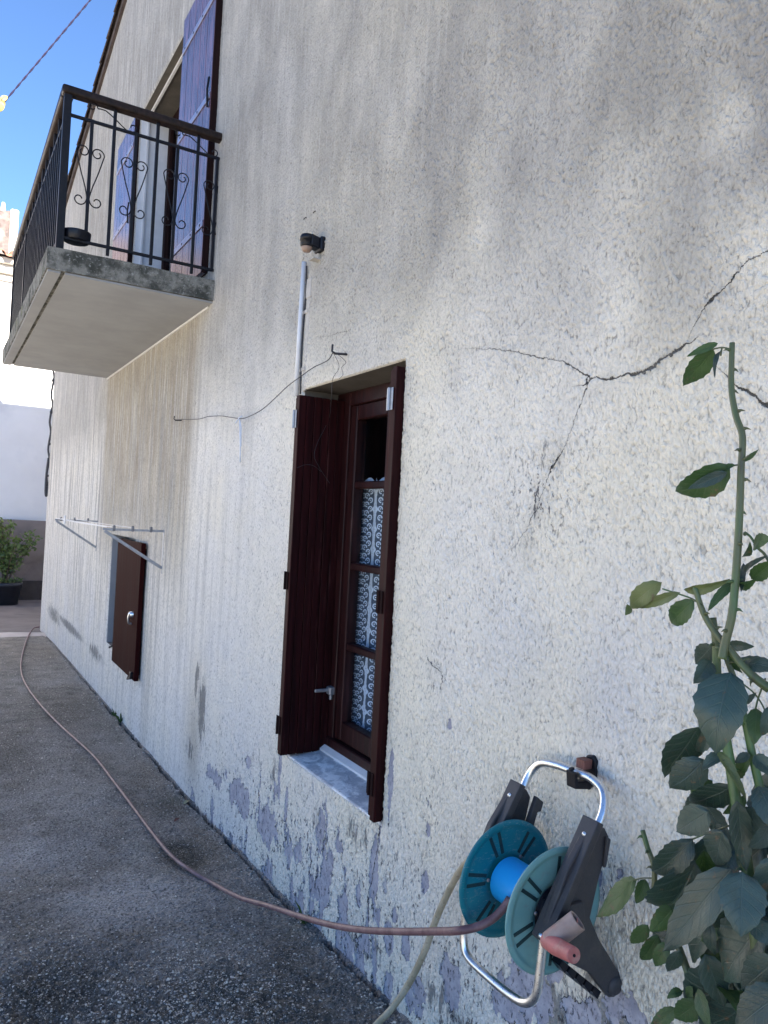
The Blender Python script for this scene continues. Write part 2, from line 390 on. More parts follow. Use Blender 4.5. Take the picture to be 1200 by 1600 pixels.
def mat_lace():
    g = G('white_lace'); uv = g.n('ShaderNodeUVMap').outputs[0]
    x, y, _ = g.xyz(uv)                     # metres along and down the cloth
    def cell(v, size, off=0.0): return g.sub(g.math('FRACT', g.add(g.math('DIVIDE', v, size), off)), .5)
    # columns repeat every .15 m: one strip of flowers, two columns of open curls either side
    cx = g.mul(g.sub(g.math('FRACT', g.add(g.math('DIVIDE', x, .15), .18)), .5), .15)
    fy = g.mul(cell(y, .078), .078)
    r = g.math('SQRT', g.add(g.mul(cx, cx), g.mul(fy, fy))); th = g.math('ARCTAN2', fy, cx)
    pet = g.mul(g.add(g.mul(g.math('COSINE', g.mul(th, 8)), .08), .92), .040)
    fl = g.math('MAXIMUM', g.sub(1, g.ss(r, g.mul(pet, .96), g.mul(pet, 1.04))), g.sub(1, g.ss(g.math('ABSOLUTE', cx), .027, .029)))
    ring = g.mul(g.ss(r, .008, .009), g.sub(1, g.ss(r, .0112, .0122)))
    spoke = g.mul(g.ss(g.math('COSINE', g.mul(th, 8)), .80, .95), g.mul(g.ss(r, .018, .020), g.sub(1, g.ss(r, .026, .028))))
    fl = g.mul(fl, g.sub(1, g.mul(g.math('MAXIMUM', ring, spoke), .45)))
    def curl(off, size, phase, k):
        lx = g.mul(g.sub(g.math('ABSOLUTE', cx), off), k); ly = g.mul(cell(y, size, phase), size)
        rr = g.math('SQRT', g.add(g.mul(lx, lx), g.mul(ly, ly))); t = g.math('ARCTAN2', ly, lx)
        arc = g.mul(g.sub(1, g.ss(g.math('ABSOLUTE', g.sub(rr, .0088)), .0020, .0030)), g.sub(1, g.mul(g.ss(t, .1, .35), g.sub(1, g.ss(t, 1.1, 1.4)))))
        return g.math('MAXIMUM', arc, g.sub(1, g.ss(rr, .0020, .0034)))
    cu = g.math('MAXIMUM', curl(.050, .034, .1, 1.0), curl(.067, .034, .6, -1.0))
    net = g.math('MAXIMUM', g.ss(g.math('COSINE', g.mul(x, 2*math.pi/.0042)), .3, .9), g.ss(g.math('COSINE', g.mul(y, 2*math.pi/.0042)), .3, .9))
    solid = g.math('MAXIMUM', g.math('MAXIMUM', fl, cu), g.sub(1, g.ss(y, .020, .024)))
    alpha = g.math('MAXIMUM', solid, g.add(.52, g.mul(net, .3)))
    g.fin(g.mix(solid, (.20, .23, .28), (.90, .92, .97)), .9, None, Alpha=alpha)
    g.b.inputs['Transmission Weight'].default_value = 0.0
    return g.m
M_LACE = mat_lace()
def mat_leaf(name, a, b, vein, rough=.38, trans=.25):
    g = G(name); p = g.geo(); uv = g.n('ShaderNodeUVMap').outputs[0]; u, v, _ = g.xyz(uv)   # u across -1..1, v along 0..1
    au = g.math('ABSOLUTE', u)
    rib = g.sub(1, g.ss(au, .02, .055))
    lat = g.math('ABSOLUTE', g.sub(g.math('FRACT', g.sub(g.mul(v, 6.5), g.mul(au, 1.6))), .5))
    side = g.mul(g.sub(1, g.ss(lat, .03, .09)), .45)
    net = g.mul(g.ss(g.vor(g.mapv(uv, (9, 14, 1)), 1.0, 'DISTANCE_TO_EDGE'), 0.0, .12, 1, 0), .15)
    ve = g.math('MAXIMUM', rib, g.math('MAXIMUM', side, net))
    rnd = g.attr('leafrand')
    c = g.mix(rnd, a, b); c = g.mix(g.mul(g.ss(g.noise(p, 28, 4), .4, .7), .35), c, tuple(x*.6 for x in a))
    c = g.mix(g.mul(ve, .55), c, vein)
    c = g.mix(g.mul(g.ss(g.noise(p, 42, 4, .75), .61, .68), .85), c, (.11, .07, .04))
    g.fin(c, rough, g.bump(g.sub(g.mul(g.noise(p, 90, 2), .4), ve), .0012, .7), Specular_IOR_Level=.55)
    tl = g.n('ShaderNodeBsdfTranslucent'); g.put(tl.inputs[0], g.mix(.5, c, (.12, .22, .03)))
    mx = g.n('ShaderNodeMixShader'); mx.inputs[0].default_value = trans
    g.t.links.new(g.b.outputs[0], mx.inputs[1]); g.t.links.new(tl.outputs[0], mx.inputs[2]); g.t.links.new(mx.outputs[0], g.out.inputs[0])
    return g.m
M_LEAF = mat_leaf('rose_leaf', (.013, .032, .026), (.042, .080, .064), (.075, .11, .095), .34, .08)
M_LEAFG = mat_leaf('young_rose_leaf', (.022, .065, .018), (.050, .105, .030), (.085, .14, .055), .42, .15)
M_LEAFY = mat_leaf('yellowing_rose_leaf', (.085, .125, .035), (.13, .16, .06), (.17, .19, .09), .4, .2)
M_SPRIG = mat_leaf('autumn_leaf', (.42, .36, .12), (.55, .42, .14), (.6, .5, .2), .5, .4)
M_BUSH = mat_leaf('bush_leaf', (.07, .12, .03), (.17, .22, .06), (.2, .25, .1), .5, .25)
def mat_cane():
    g = G('rose_cane'); p = g.geo()
    c = g.mix(g.ss(g.noise(p, 9, 3), .4, .6), (.055, .125, .038), (.085, .10, .045))
    c = g.mix(g.mul(g.ss(g.noise(g.mapv(p, (6, 6, 1)), 16, 4), .55, .7), .5), c, (.05, .035, .025))
    return g.fin(c, .45, g.bump(g.noise(p, 120, 3), .001, .5))
M_CANE = mat_cane()
M_TWIG = plain('twig_bark', (.10, .07, .05), .8, .2, 60)
M_BRICK = plain('rust_brown_plastic', (.16, .060, .045), .6, .15, 40)
M_SHUTSTRAP = plain('strap_steel', (.30, .31, .42), .4, .1, 60, 0, metal=.5)
M_CABLE = plain('cable_sheath', (.05, .05, .055), .7, .2, 60)
M_CABLEV = plain('twisted_cable', (.03, .025, .07), .6, .2, 60)
M_MOSS = plain('moss_and_weed', (.06, .10, .02), .8, .3, 60)

# ------------------------------------------------------------------ ground
def np_grid(name, Y, X, Zf, mat, attrs):
    ny, nx = len(Y), len(X)
    yy, xx = np.meshgrid(Y, X, indexing='ij'); zz = Zf(xx, yy)
    co = np.stack([xx, yy, zz], -1).reshape(-1, 3)
    i = np.arange((ny-1)*(nx-1)); r, c = i//(nx-1), i % (nx-1); a = r*nx+c
    f = np.stack([a, a+1, a+nx+1, a+nx], -1)
    me = bpy.data.meshes.new(name); me.vertices.add(len(co)); me.vertices.foreach_set('co', co.ravel())
    me.loops.add(f.size); me.loops.foreach_set('vertex_index', f.ravel())
    me.polygons.add(len(f)); me.polygons.foreach_set('loop_start', np.arange(0, f.size, 4)); me.update(calc_edges=True)
    me.polygons.foreach_set('use_smooth', np.ones(len(f), bool))
    for k, v in attrs.items():
        at = me.attributes.new(k, 'FLOAT', 'POINT'); at.data.foreach_set('value', v(xx, yy).ravel().astype(np.float32))
    me.materials.append(mat); o = bpy.data.objects.new(name, me); COL.objects.link(o); return o
def vnoise(x, y, sc, seed=0):
    """value noise on numpy arrays"""
    rs = np.random.default_rng(seed); T = rs.random((256, 256))
    X = x*sc+1000.3; Yv = y*sc+1000.7; xi = np.floor(X).astype(int); yi = np.floor(Yv).astype(int)
    fx = X-xi; fy = Yv-yi; fx = fx*fx*(3-2*fx); fy = fy*fy*(3-2*fy)
    t = lambda a, b: T[a % 256, b % 256]
    return (t(xi, yi)*(1-fx)+t(xi+1, yi)*fx)*(1-fy)+(t(xi, yi+1)*(1-fx)+t(xi+1, yi+1)*fx)*fy
def fbm(x, y, sc, seed=0, oct=4):
    s = 0; a = .5; n = 0
    for k in range(oct): s = s+a*vnoise(x, y, sc*2**k, seed+k); n += a; a *= .55
    return s/n
def worley(u, v, seed):
    rs = np.random.default_rng(seed); A = rs.random((256, 256)).astype(np.float32); B = rs.random((256, 256)).astype(np.float32); H = rs.random((256, 256)).astype(np.float32)
    ui = np.floor(u).astype(np.int32); vi = np.floor(v).astype(np.int32); fu = (u-ui).astype(np.float32); fv = (v-vi).astype(np.float32)
    f1 = np.full(u.shape, 9, np.float32); f2 = np.full(u.shape, 9, np.float32); hh = np.zeros(u.shape, np.float32)
    for dx in (-1, 0, 1):
        for dy in (-1, 0, 1):
            a_ = (ui+dx) & 255; b_ = (vi+dy) & 255
            d = (dx+A[a_, b_]-fu)**2+(dy+B[a_, b_]-fv)**2
            m1 = d < f1; f2 = np.where(m1, f1, np.minimum(f2, d)); hh = np.where(m1, H[a_, b_], hh); f1 = np.where(m1, d, f1)
    return np.sqrt(f1), np.sqrt(f2), hh
def blobs(lst, a, b):
    """smooth bumps: (ca, cb, ra, rb, strength)"""
    o = np.zeros_like(a)
    for ca, cb, ra, rb, st in lst:
        d = ((a-ca)/ra)**2+((b-cb)/rb)**2
        o = np.maximum(o, st*np.exp(-d*1.1))
    return o
def gb(px, py, rx, ry, st):
    p = ghit(px, py); return (p.x, p.y, rx, ry, st)
G_DARK = [gb(290, 1335, .085, .15, 2.2), gb(265, 1262, .12, .18, .8), gb(60, 1560, .30, .30, .95), gb(250, 1590, .35, .22, .8), gb(430, 1590, .3, .25, .75), gb(130, 1110, .3, .7, .5), gb(20, 1180, .15, .7, .6), gb(330, 1560, .25, .25, .8), gb(460, 1500, .2, .22, .5), gb(40, 1440, .12, .2, .7)]
G_PALE = [gb(200, 1400, .35, .22, 1.0), gb(60, 1330, .3, .35, .8), gb(330, 1470, .2, .15, .7), gb(100, 1230, .3, .6, .45), gb(70, 1050, .3, .5, .3), gb(210, 1330, .1, .2, .6)]
G_BROWN = [gb(330, 1300, .12, .35, .9), gb(250, 1215, .12, .5, .8), gb(110, 1020, .5, .8, .7), gb(330, 1350, .2, .2, .6)]
def joint(x, y):
    jx = -.004-.030*fbm(x*0, y, 9, 21)-.010*fbm(x*0, y, 40, 22, 2); wj = .004+.026*np.clip(fbm(x*0, y, 11, 33)-.40, 0, 1)+.004*fbm(x*0, y, 60, 34, 2)
    return jx, wj, np.exp(-((x-jx)/wj)**4)*np.clip((fbm(x*0, y, 6, 44)-.30)*7, .05, 1)*np.clip((9.5-y)/4, .35, 1)
def ground_z(x, y):
    z = gz(y)
    e = fbm(x, y, 9, 3); z = z+.006*(fbm(x, y, 3, 9)-.5)+.008*(e-.5)*(y < 6)
    # open joint where the paving has pulled away from the foot of the wall
    jx, wj, jg = joint(x, y)
    z = z-.05*jg+.010*np.exp(-((x-jx+.035)/.02)**2)*(fbm(x, y, 22, 5)-.2)
    u, v = x/.012+.4*fbm(x, y, 70, 12, 2), y/.012+.4*fbm(x, y, 70, 13, 2)
    f1, f2, hr = worley(u, v, 14); fd = np.clip((6.5-y)/2, 0, 1)*(x > -1.35)
    pb_ = np.clip(1-f1/.6, 0, 1)**.6*(hr > .35)*hr
    rg = .6+1.3*blobs(G_DARK[2:5], x, y)
    z = z+fd*rg*(.0060*pb_*(.3+1.4*fbm(x, y, 5, 15, 2))+.006*(fbm(x, y, 60, 16, 3)-.5)+.010*(fbm(x, y, 22, 17, 2)-.5))
    for cx, cy, rx, ry, st in G_DARK[:1]:
        z = z-.014*np.exp(-(((x-cx)/rx)**2+((y-cy)/ry)**2)**2)
    return z
GX = np.concatenate([np.linspace(-2.3, -1.35, 20), np.linspace(-1.34, -.16, 290), np.linspace(-.157, .03, 110)])
GYv = np.concatenate([np.linspace(-14, 0, 30), np.linspace(.1, 1.3, 40), np.linspace(1.31, 4.2, 720), np.linspace(4.21, 10.1, 500)])
ground = np_grid('driveway', GYv, GX, ground_z, M_GROUND, {
    'dark': lambda x, y: blobs(G_DARK, x, y), 'pale': lambda x, y: blobs(G_PALE, x, y), 'brown': lambda x, y: blobs(G_BROWN, x, y), 'joint': lambda x, y: joint(x, y)[2], 'foot': lambda x, y: np.clip(1+(x+.015)/.075, 0, 1)*fbm(x, y, 12, 51)})
tag(ground, kind='structure')
M_YARD = plain('bounce_gravel', (.60, .54, .44), .95, .12, 9, .5)  # unseen ground, added pale to bounce warm sunlight onto the wall
yard = np_grid('bounce_yard', np.linspace(-14, 10.1, 50), np.linspace(-30, -2.29, 30), lambda x, y: gz(y)-.004+0*x, M_YARD, {}); tag(yard, kind='structure')
st = np_grid('street', np.linspace(10.42, 14.6, 60), np.linspace(-60, 60, 120), lambda x, y: gz(y)-.012+.01*(fbm(x, y, 1.5, 2)-.5), M_STREET, {}); tag(st, kind='structure')
earth = np_grid('ground', np.linspace(-400, 400, 9), np.linspace(-400, 400, 9), lambda x, y: x*0-.45, M_STREET, {}); tag(earth, kind='structure')
kb = bmesh.new()
vs = []
for i in range(61):
    x = -8+i*.2; z0 = float(gz(10.3)); jz = .006*math.sin(i*1.7)
    vs.append([kb.verts.new((x, 10.08+.02*math.sin(i), z0+.006+jz)), kb.verts.new((x, 10.36+.03*math.sin(i*.7), z0+.016+jz)), kb.verts.new((x, 10.37+.03*math.sin(i*.7), z0-.08))])
for a, b in zip(vs[:-1], vs[1:]):
    for k in range(2): kb.faces.new((a[k], b[k], b[k+1], a[k+1]))
tag(link('kerb', kb, M_PALE), kind='structure')
gb_ = bmesh.new(); zz = float(gz(10.4))
vs = []
for i in range(61):
    x = -8+i*.2; yy = 10.37+.03*math.sin(i*.7)
    vs.append([gb_.verts.new((x, yy-.0, zz-.010)), gb_.verts.new((x, yy+.10+.04*math.sin(i*1.3), zz-.004))])
for a, b in zip(vs[:-1], vs[1:]): gb_.faces.new((a[0], b[0], b[1], a[1]))
tag(link('gutter', gb_, M_KERBD), kind='structure')

# ------------------------------------------------------------------ the house
house = empty('house', (0, 5, 0), 'tall old house with cracked peeling cream roughcast wall, brown shutters and iron balcony', 'house')
WIN = (1.985, 2.76, .612, 2.055); DOOR = (4.84, 6.2, 2.815, 4.68); NICHE = (5.55, 6.42, .45, 1.33)
YC = 10.80                                      # far corner
def rake(y):
    y = np.asarray(y, float)
    return np.where(y > -1, 5.36+.200*(YC-y), np.maximum(7.72-.2*(-1-y), 6.7))  # unseen ridge behind the viewer raised so its shadow covers the railing
def axis_pts(lo, hi, step, cuts):
    cuts = sorted([c for c in cuts if lo < c < hi]); e = [lo]+cuts+[hi]; out = []
    for a, b in zip(e[:-1], e[1:]):
        n = max(1, int(round((b-a)/step))); out += list(np.linspace(a, b, n, endpoint=False))
    return out+[hi]
cy = [WIN[0], WIN[1], DOOR[0], DOOR[1], NICHE[0], NICHE[1]]; cz = [WIN[2], WIN[3], DOOR[2], DOOR[3], NICHE[2], NICHE[3]]
WY = np.array(axis_pts(.0, 3.4, .0115, cy)[:-1]+axis_pts(3.4, YC, .026, cy))
WZ = np.array(axis_pts(-.4, 2.6, .0115, cz)[:-1]+axis_pts(2.6, 7.7, .03, cz))
yy, zz = np.meshgrid(WY, WZ, indexing='ij'); top = rake(yy); zc = np.minimum(zz, top)
def wp(px, py):
    p = hit(px, py, 0, 0); return p.y, p.z
def wb(px, py, ry, rz, st): a, b = wp(px, py); return (a, b, ry, rz, st)
relief = .006*(fbm(yy, zc, 1.6, 40)-.5)+.0035*(fbm(yy, zc, 9, 50)-.5)
g0 = gz(yy)
DIRT = [wb(1120, 420, .28, .28, .9), wb(1180, 300, .2, .3, .9), wb(1000, 380, .25, .25, .6), wb(1100, 330, .22, .32, .75), wb(1180, 60, .3, .4, .75), wb(980, 120, .3, .5, .68), wb(760, 90, .5, .5, .55), wb(820, 330, .25, .3, .52), wb(880, 470, .3, .22, .52), wb(1060, 460, .12, .2, .55),
        wb(700, 250, .3, .45, .38), wb(715, 590, .05, .09, .55), wb(940, 615, .06, .04, .65), wb(1010, 600, .07, .03, .55), wb(875, 715, .03, .05, .7), wb(850, 790, .035, .06, .55), wb(830, 850, .03, .06, .4),
        wb(1080, 680, .06, .13, .42), wb(1010, 690, .09, .06, .3), wb(960, 760, .06, .1, .25), wb(820, 1020, .13, .10, .26), wb(950, 1080, .09, .15, .30), wb(500, 60, .8, .9, .42), wb(420, 40, .8, .8, .42), wb(240, 100, 1.3, .6, .6), wb(150, 350, 1.2, .8, .5),
        wb(480, 350, .12, .1, .35), wb(505, 430, .04, .15, .28), wb(1040, 950, .12, .1, .12), wb(560, 250, .5, .6, .25), wb(650, 640, .15, .6, .1)]
LIGHT = [wb(975, 470, .06, .10, .7), wb(1150, 190, .05, .08, .6), wb(755, 365, .05, .06, .6), wb(1140, 620, .2, .10, .6), wb(1190, 400, .06, .1, .7), wb(950, 420, .05, .07, .4)]
dirt = np.clip(blobs(DIRT, yy, zc)*(1-blobs(LIGHT, yy, zc)), 0, 1)
dirt = dirt*(.65+.7*fbm(yy, zc*.6, 3.5, 60)); dirt = dirt*.36+.66*np.clip((zc-1.90-.3*(fbm(yy, zc, 2.2, 71)-.5))/.5, 0, 1)*(.8+.4*fbm(yy, zc*.5, 2.5, 66))*(1-.8*blobs(LIGHT, yy, zc))
dirt = np.maximum(dirt, .12*np.clip((yy-5)/3, 0, 1))
def sbox(v, a, b, s): return 1/(1+np.exp(-(v-a)/s))/(1+np.exp((v-b)/s))
warm = sbox(yy, 4.28, 6.95, .035)*sbox(zc, 1.30+.25*(fbm(yy, zc*0, 6, 8)-.5), 2.7, .18)*1.0  # unrained beige tint below the balcony, with its shade painted in
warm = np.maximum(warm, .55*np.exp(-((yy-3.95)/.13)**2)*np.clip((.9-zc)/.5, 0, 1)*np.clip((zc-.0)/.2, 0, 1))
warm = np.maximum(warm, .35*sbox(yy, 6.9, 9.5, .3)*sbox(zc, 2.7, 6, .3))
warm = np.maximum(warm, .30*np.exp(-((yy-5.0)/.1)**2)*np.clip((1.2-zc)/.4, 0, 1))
pale = np.clip((yy-2.2)/1.2, 0, 1)*(1-warm)  # cooler far wall: tint of the grazing sky put into the colour
pale = np.maximum(pale*.9, blobs([wb(820, 1000, .16, .16, .9), wb(955, 1080, .12, .18, .8), wb(690, 1000, .1, .3, .4), wb(700, 800, .1, .3, .4)], yy, zc))
streak = np.clip((yy-2.8)/2.4, 0, 1)*np.clip((zc+.1)/1.2, .35, 1)*1.0; streak = np.maximum(streak, .30*np.clip((zc-2)/1.0, 0, 1))
MOLD = [wb(310, 1060, .05, .14, .8), wb(318, 1110, .08, .20, .95), wb(298, 1170, .12, .10, .6), wb(110, 980, 1.2, .07, .8), wb(150, 1020, .5, .10, .7), wb(85, 960, .9, .14, .7), wb(430, 1210, .05, .08, .6), wb(380, 1190, .05, .04, .6), wb(500, 1290, .12, .12, .5), wb(560, 1300, .12, .10, .55), wb(570, 1470, .25, .08, .6),
        wb(870, 1570, .2, .07, .9), wb(930, 1500, .08, .12, .7), wb(970, 1590, .12, .08, .9), wb(1100, 1600, .2, .05, .5), wb(700, 1570, .15, .08, .6), wb(855, 715, .05, .05, .5), wb(835, 800, .03, .05, .55), wb(860, 700, .02, .04, .6)]
mold = blobs(MOLD, yy, zc)
hgt = zc-g0
PEEL = [wb(335, 1210, .10, .05, .85), wb(375, 1245, .16, .07, .95), wb(420, 1290, .14, .09, .9), wb(390, 1190, .025, .025, 1.0), wb(440, 1200, .016, .06, 1.0), wb(450, 1255, .016, .07, .95), wb(465, 1330, .06, .06, .8), wb(500, 1390, .10, .06, .75), wb(520, 1345, .025, .04, .8),
        wb(598, 1290, .012, .10, .9), wb(587, 1365, .022, .08, 1.5), wb(578, 1430, .012, .07, .9), wb(530, 1320, .03, .03, .7), wb(614, 1225, .011, .13, 1.6), wb(622, 1430, .02, .03, 1.0), wb(612, 1470, .035, .05, .95), wb(638, 1480, .03, .05, .9), wb(668, 1378, .013, .034, 1.6), wb(672, 1297, .011, .022, 1.6), wb(675, 1255, .005, .016, 1.5),
        wb(707, 1132, .008, .010, 1.7), wb(678, 1036, .008, .010, 1.0), wb(765, 1445, .018, .03, 1.0), wb(700, 1500, .03, .05, .7), wb(710, 1540, .035, .07, 1.0), wb(660, 1545, .06, .04, .8), wb(790, 1560, .07, .06, .85), wb(845, 1560, .09, .06, .95), wb(870, 1510, .04, .05, .9), wb(820, 1500, .025, .03, .85), wb(905, 1590, .10, .05, .9),
        wb(962, 1570, .03, .06, .9), wb(925, 1345, .02, .035, .9), wb(938, 1370, .018, .03, .95), wb(973, 1363, .010, .014, 1.1), wb(1000, 1590, .04, .04, .7), wb(560, 1460, .15, .05, .55), wb(640, 1560, .2, .05, .7)]
peel = blobs(PEEL, yy, zc); peel = np.maximum(peel, .34*np.clip(1-(hgt/.16)**2, 0, 1)*sbox(yy, .3, 3.9, .15))
peel = np.maximum(peel, .27*sbox(yy, 2.0, 3.0, .12)*sbox(zc, .12, .52, .05))
chip = np.clip((.62-hgt)/.3, 0, 1)*sbox(yy, .3, 4.0, .2)*.9
chip = np.maximum(chip, blobs([wb(850, 780, .1, .12, 1.0), wb(690, 1060, .05, .08, 1.0), wb(675, 1260, .06, .1, 1.0), wb(760, 1500, .2, .2, .9), wb(800, 1280, .08, .08, .7), wb(955, 1400, .1, .1, .9)], yy, zc))
# cracks as lines in wall coordinates
def crack(pts, vertical=False, seed=0):
    P = [wp(x, y)+(wd,) for x, y, wd in pts]
    a = [(q[1], q[0], q[2]) if vertical else q for q in P]; a.sort()
    A = np.array(a); u, v = (zc, yy) if vertical else (yy, zc)
    vc = np.interp(u, A[:, 0], A[:, 1]); wd = np.interp(u, A[:, 0], A[:, 2], left=0, right=0)
    wd = wd*(np.abs(v-vc) < .12)
    return v-vc, wd
m = .00085
CR = [crack([(726, 543, .5*m), (794, 549, .9*m), (840, 557, 1.0*m), (887, 567, 1.0*m), (929, 592, 1.8*m), (967, 592, 1.8*m), (995, 587, 2.6*m), (1023, 576, 4.2*m), (1046, 559, 4.0*m), (1074, 541, 2.4*m), (1100, 524, .6*m)]),
      crack([(1077, 538, .6*m), (1084, 520, .8*m), (1092, 502, 1.0*m), (1107, 480, 1.0*m), (1125, 464, 2.4*m), (1149, 440, 1.3*m), (1172, 415, .9*m), (1200, 396, .9*m), (1260, 360, .9*m)]),
      crack([(1116, 564, .6*m), (1135, 585, .7*m), (1153, 597, 1.4*m), (1177, 615, 3.2*m), (1200, 632, 4.2*m), (1260, 660, 4*m)]),
      crack([(929, 592, 1.4*m), (915, 620, 1.2*m), (901, 662, .8*m), (887, 699, .9*m), (873, 723, 3.0*m), (858, 755, .9*m), (845, 788, .9*m), (827, 825, .9*m), (803, 863, .6*m)], True),
      crack([(598, 1285, .8*m), (592, 1325, 1.5*m), (578, 1400, 1.2*m), (578, 1500, 1.0*m)], True),
      crack([(500, 528, .5*m), (530, 522, .7*m), (553, 514, .6*m)]),
      crack([(668, 1022, .6*m), (680, 1040, 1.6*m), (692, 1050, .9*m), (706, 1066, .6*m)]),
      crack([(302, 498, 1.0*m), (303, 542, 1.0*m)], True)]
Sg = np.stack([a_ for a_, b_ in CR]); Wd = np.stack([b_ for a_, b_ in CR]); FLD = dict(dirt=dirt, warm=warm, pale=pale, streak=streak, mold=mold, peel=peel, chip=chip, relief=relief)
for sf, idx in (('a', [0, 2, 3, 4, 5, 6, 7]), ('b', [1])):
    key = np.where(Wd[idx] > 1e-6, np.abs(Sg[idx]), 9.0); pick = np.argmin(key, 0)
    FLD['crack_'+sf] = np.take_along_axis(Sg[idx], pick[None], 0)[0]; FLD['crackw_'+sf] = np.where(np.min(key, 0) < .06, np.take_along_axis(Wd[idx], pick[None], 0)[0], 0)
# fine mesh that carries the relief: dense near the viewer, coarser with distance
def grow(lo, hi, step, cuts):
    cuts = sorted([c_ for c_ in cuts if lo < c_ < hi]); e = [lo]+cuts+[hi]; out = []
    for a_, b_ in zip(e[:-1], e[1:]):
        y = a_; seg = [a_]
        while y < b_-step(y)*.5: y += step(y); seg.append(y)
        if len(seg) > 1 and b_-seg[-1] < step(y)*.5: seg = seg[:-1]
        sc_ = np.array(seg+[b_]); out += list(sc_[:-1])
    return np.array(out+[hi])
FY = grow(0.0, YC, lambda y: .02 if y < .54 else (.0030 if y < 2.7 else .0030*(y/2.7)**1.65), cy)
FZ = grow(-.4, 7.7, lambda z: .02 if z < -.14 else (.0030 if z < 2.9 else (.0055 if z < 4.6 else .016)), cz)
fy, fz = np.meshgrid(FY, FZ, indexing='ij'); fz = np.minimum(fz, rake(fy))
def bil(F_):
    a_ = np.interp(fy, WY, np.arange(len(WY))); b_ = np.interp(fz, WZ, np.arange(len(WZ)))
    i0 = np.minimum(a_.astype(int), len(WY)-2); j0 = np.minimum(b_.astype(int), len(WZ)-2); u_ = (a_-i0).astype(np.float32); v_ = (b_-j0).astype(np.float32)
    F_ = F_.astype(np.float32)
    return (F_[i0, j0]*(1-u_)+F_[i0+1, j0]*u_)*(1-v_)+(F_[i0, j0+1]*(1-u_)+F_[i0+1, j0+1]*u_)*v_
FF = {k_: bil(v_) for k_, v_ in FLD.items()}
wy = fy+.006*(vnoise(fy, fz, 60, 81)-.5)*2+.004*(vnoise(fy, fz, 140, 83)-.5); wz = fz+.008*(vnoise(fy, fz, 45, 82)-.5)*2+.12*(fy-1)*0
f1, f2, hr = worley(wy/.0072, (wz+wy*.15)/.0118, 90); g1_, g2_, gr = worley(wy/.015+9, (wz-wy*.1)/.022+4, 91)
grain = np.clip(1-f1/.78, 0, 1)**.75*(.45+.75*hr); scal = np.clip((g2_-g1_)*1.6, 0, 1)*(.5+.6*gr)
upz = np.clip((fz-1.5)/1.2, .15, 1); patchy = .55+.9*fbm(fy, fz, 6, 95, 3)
st = .62*grain+.50*upz*scal+.42*(fbm(fy, fz*.75, 150, 96, 2)-.5)+.25*(fbm(fy, fz, 40, 97, 2)-.5)
st = st*patchy
stepy = np.gradient(FY)[:, None]; stepz = np.gradient(FZ)[None, :]
fadeg = np.clip((.0075-np.maximum(stepy, stepz))/.0035, 0, 1)
pe = FF['peel']+1.35*(fbm(fy*1.6, fz*.62, 15, 101, 6)-.5)*1.15+.25*(fbm(fy, fz, 90, 103, 2)-.5)
gate = np.clip((FF['peel']-.02)/.1, 0, 1)
pmask = np.clip((pe-.40)/.03, 0, 1)*gate
kd = np.zeros_like(st)
for sf in ('a', 'b'): kd = np.maximum(kd, np.clip(1.6-np.abs(FF['crack_'+sf])/(FF['crackw_'+sf]*1.2+1e-5), 0, 1)*(FF['crackw_'+sf] > .0016))
disp = .0058*st*fadeg*(1-.75*pmask)+.0024*(1-pmask)
xx_ = FF['relief']-.005-disp
# openings: pull the rim back to meet the reveals
for (a_, b_, c_, d_) in (WIN, DOOR, NICHE):
    on = (fy > a_-1e-5) & (fy < b_+1e-5) & (fz > c_-1e-5) & (fz < d_+1e-5); xx_ = np.where(on, .003, xx_)
co = np.stack([xx_, fy, fz], -1).reshape(-1, 3); nY, nZ = fy.shape
ii, jj = np.meshgrid(np.arange(nY-1), np.arange(nZ-1), indexing='ij'); ii = ii.ravel(); jj = jj.ravel()
ym = (FY[ii]+FY[ii+1])/2; zm = (FZ[jj]+FZ[jj+1])/2
keep = np.ones(len(ii), bool)
for (a, b, c, d) in (WIN, DOOR, NICHE): keep &= ~((ym > a) & (ym < b) & (zm > c) & (zm < d))
keep &= (fz[ii, jj+1]-fz[ii, jj] > 1e-4) | (fz[ii+1, jj+1]-fz[ii+1, jj] > 1e-4)
keep &= zm > gz(ym)-.08
ii = ii[keep]; jj = jj[keep]; a = ii*nZ+jj
F = np.stack([a, a+1, a+nZ+1, a+nZ], -1)
used = np.unique(F); remap = np.full(len(co), -1, np.int64); remap[used] = np.arange(len(used)); F = remap[F]; co = co[used]
me = bpy.data.meshes.new('wall'); me.vertices.add(len(co)); me.vertices.foreach_set('co', co.astype(np.float32).ravel())
me.loops.add(F.size); me.loops.foreach_set('vertex_index', F.astype(np.int32).ravel()); me.polygons.add(len(F)); me.polygons.foreach_set('loop_start', np.arange(0, F.size, 4, dtype=np.int32))
me.update(calc_edges=True); me.polygons.foreach_set('use_smooth', np.ones(len(F), bool))
def put(name, arr):
    at = me.attributes.new(name, 'FLOAT', 'POINT'); at.data.foreach_set('value', np.ascontiguousarray(arr.ravel()[used]).astype(np.float32))
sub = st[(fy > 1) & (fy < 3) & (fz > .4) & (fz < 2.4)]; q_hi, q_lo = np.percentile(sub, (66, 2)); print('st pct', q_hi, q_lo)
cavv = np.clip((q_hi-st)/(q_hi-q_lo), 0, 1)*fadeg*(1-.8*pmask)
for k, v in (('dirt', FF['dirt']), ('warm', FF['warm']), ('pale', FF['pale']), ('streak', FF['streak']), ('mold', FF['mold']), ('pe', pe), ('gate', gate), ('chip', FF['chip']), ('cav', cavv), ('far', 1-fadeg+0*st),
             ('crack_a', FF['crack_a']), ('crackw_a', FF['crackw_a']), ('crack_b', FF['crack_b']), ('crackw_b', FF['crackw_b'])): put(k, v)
print('wall verts', len(co))
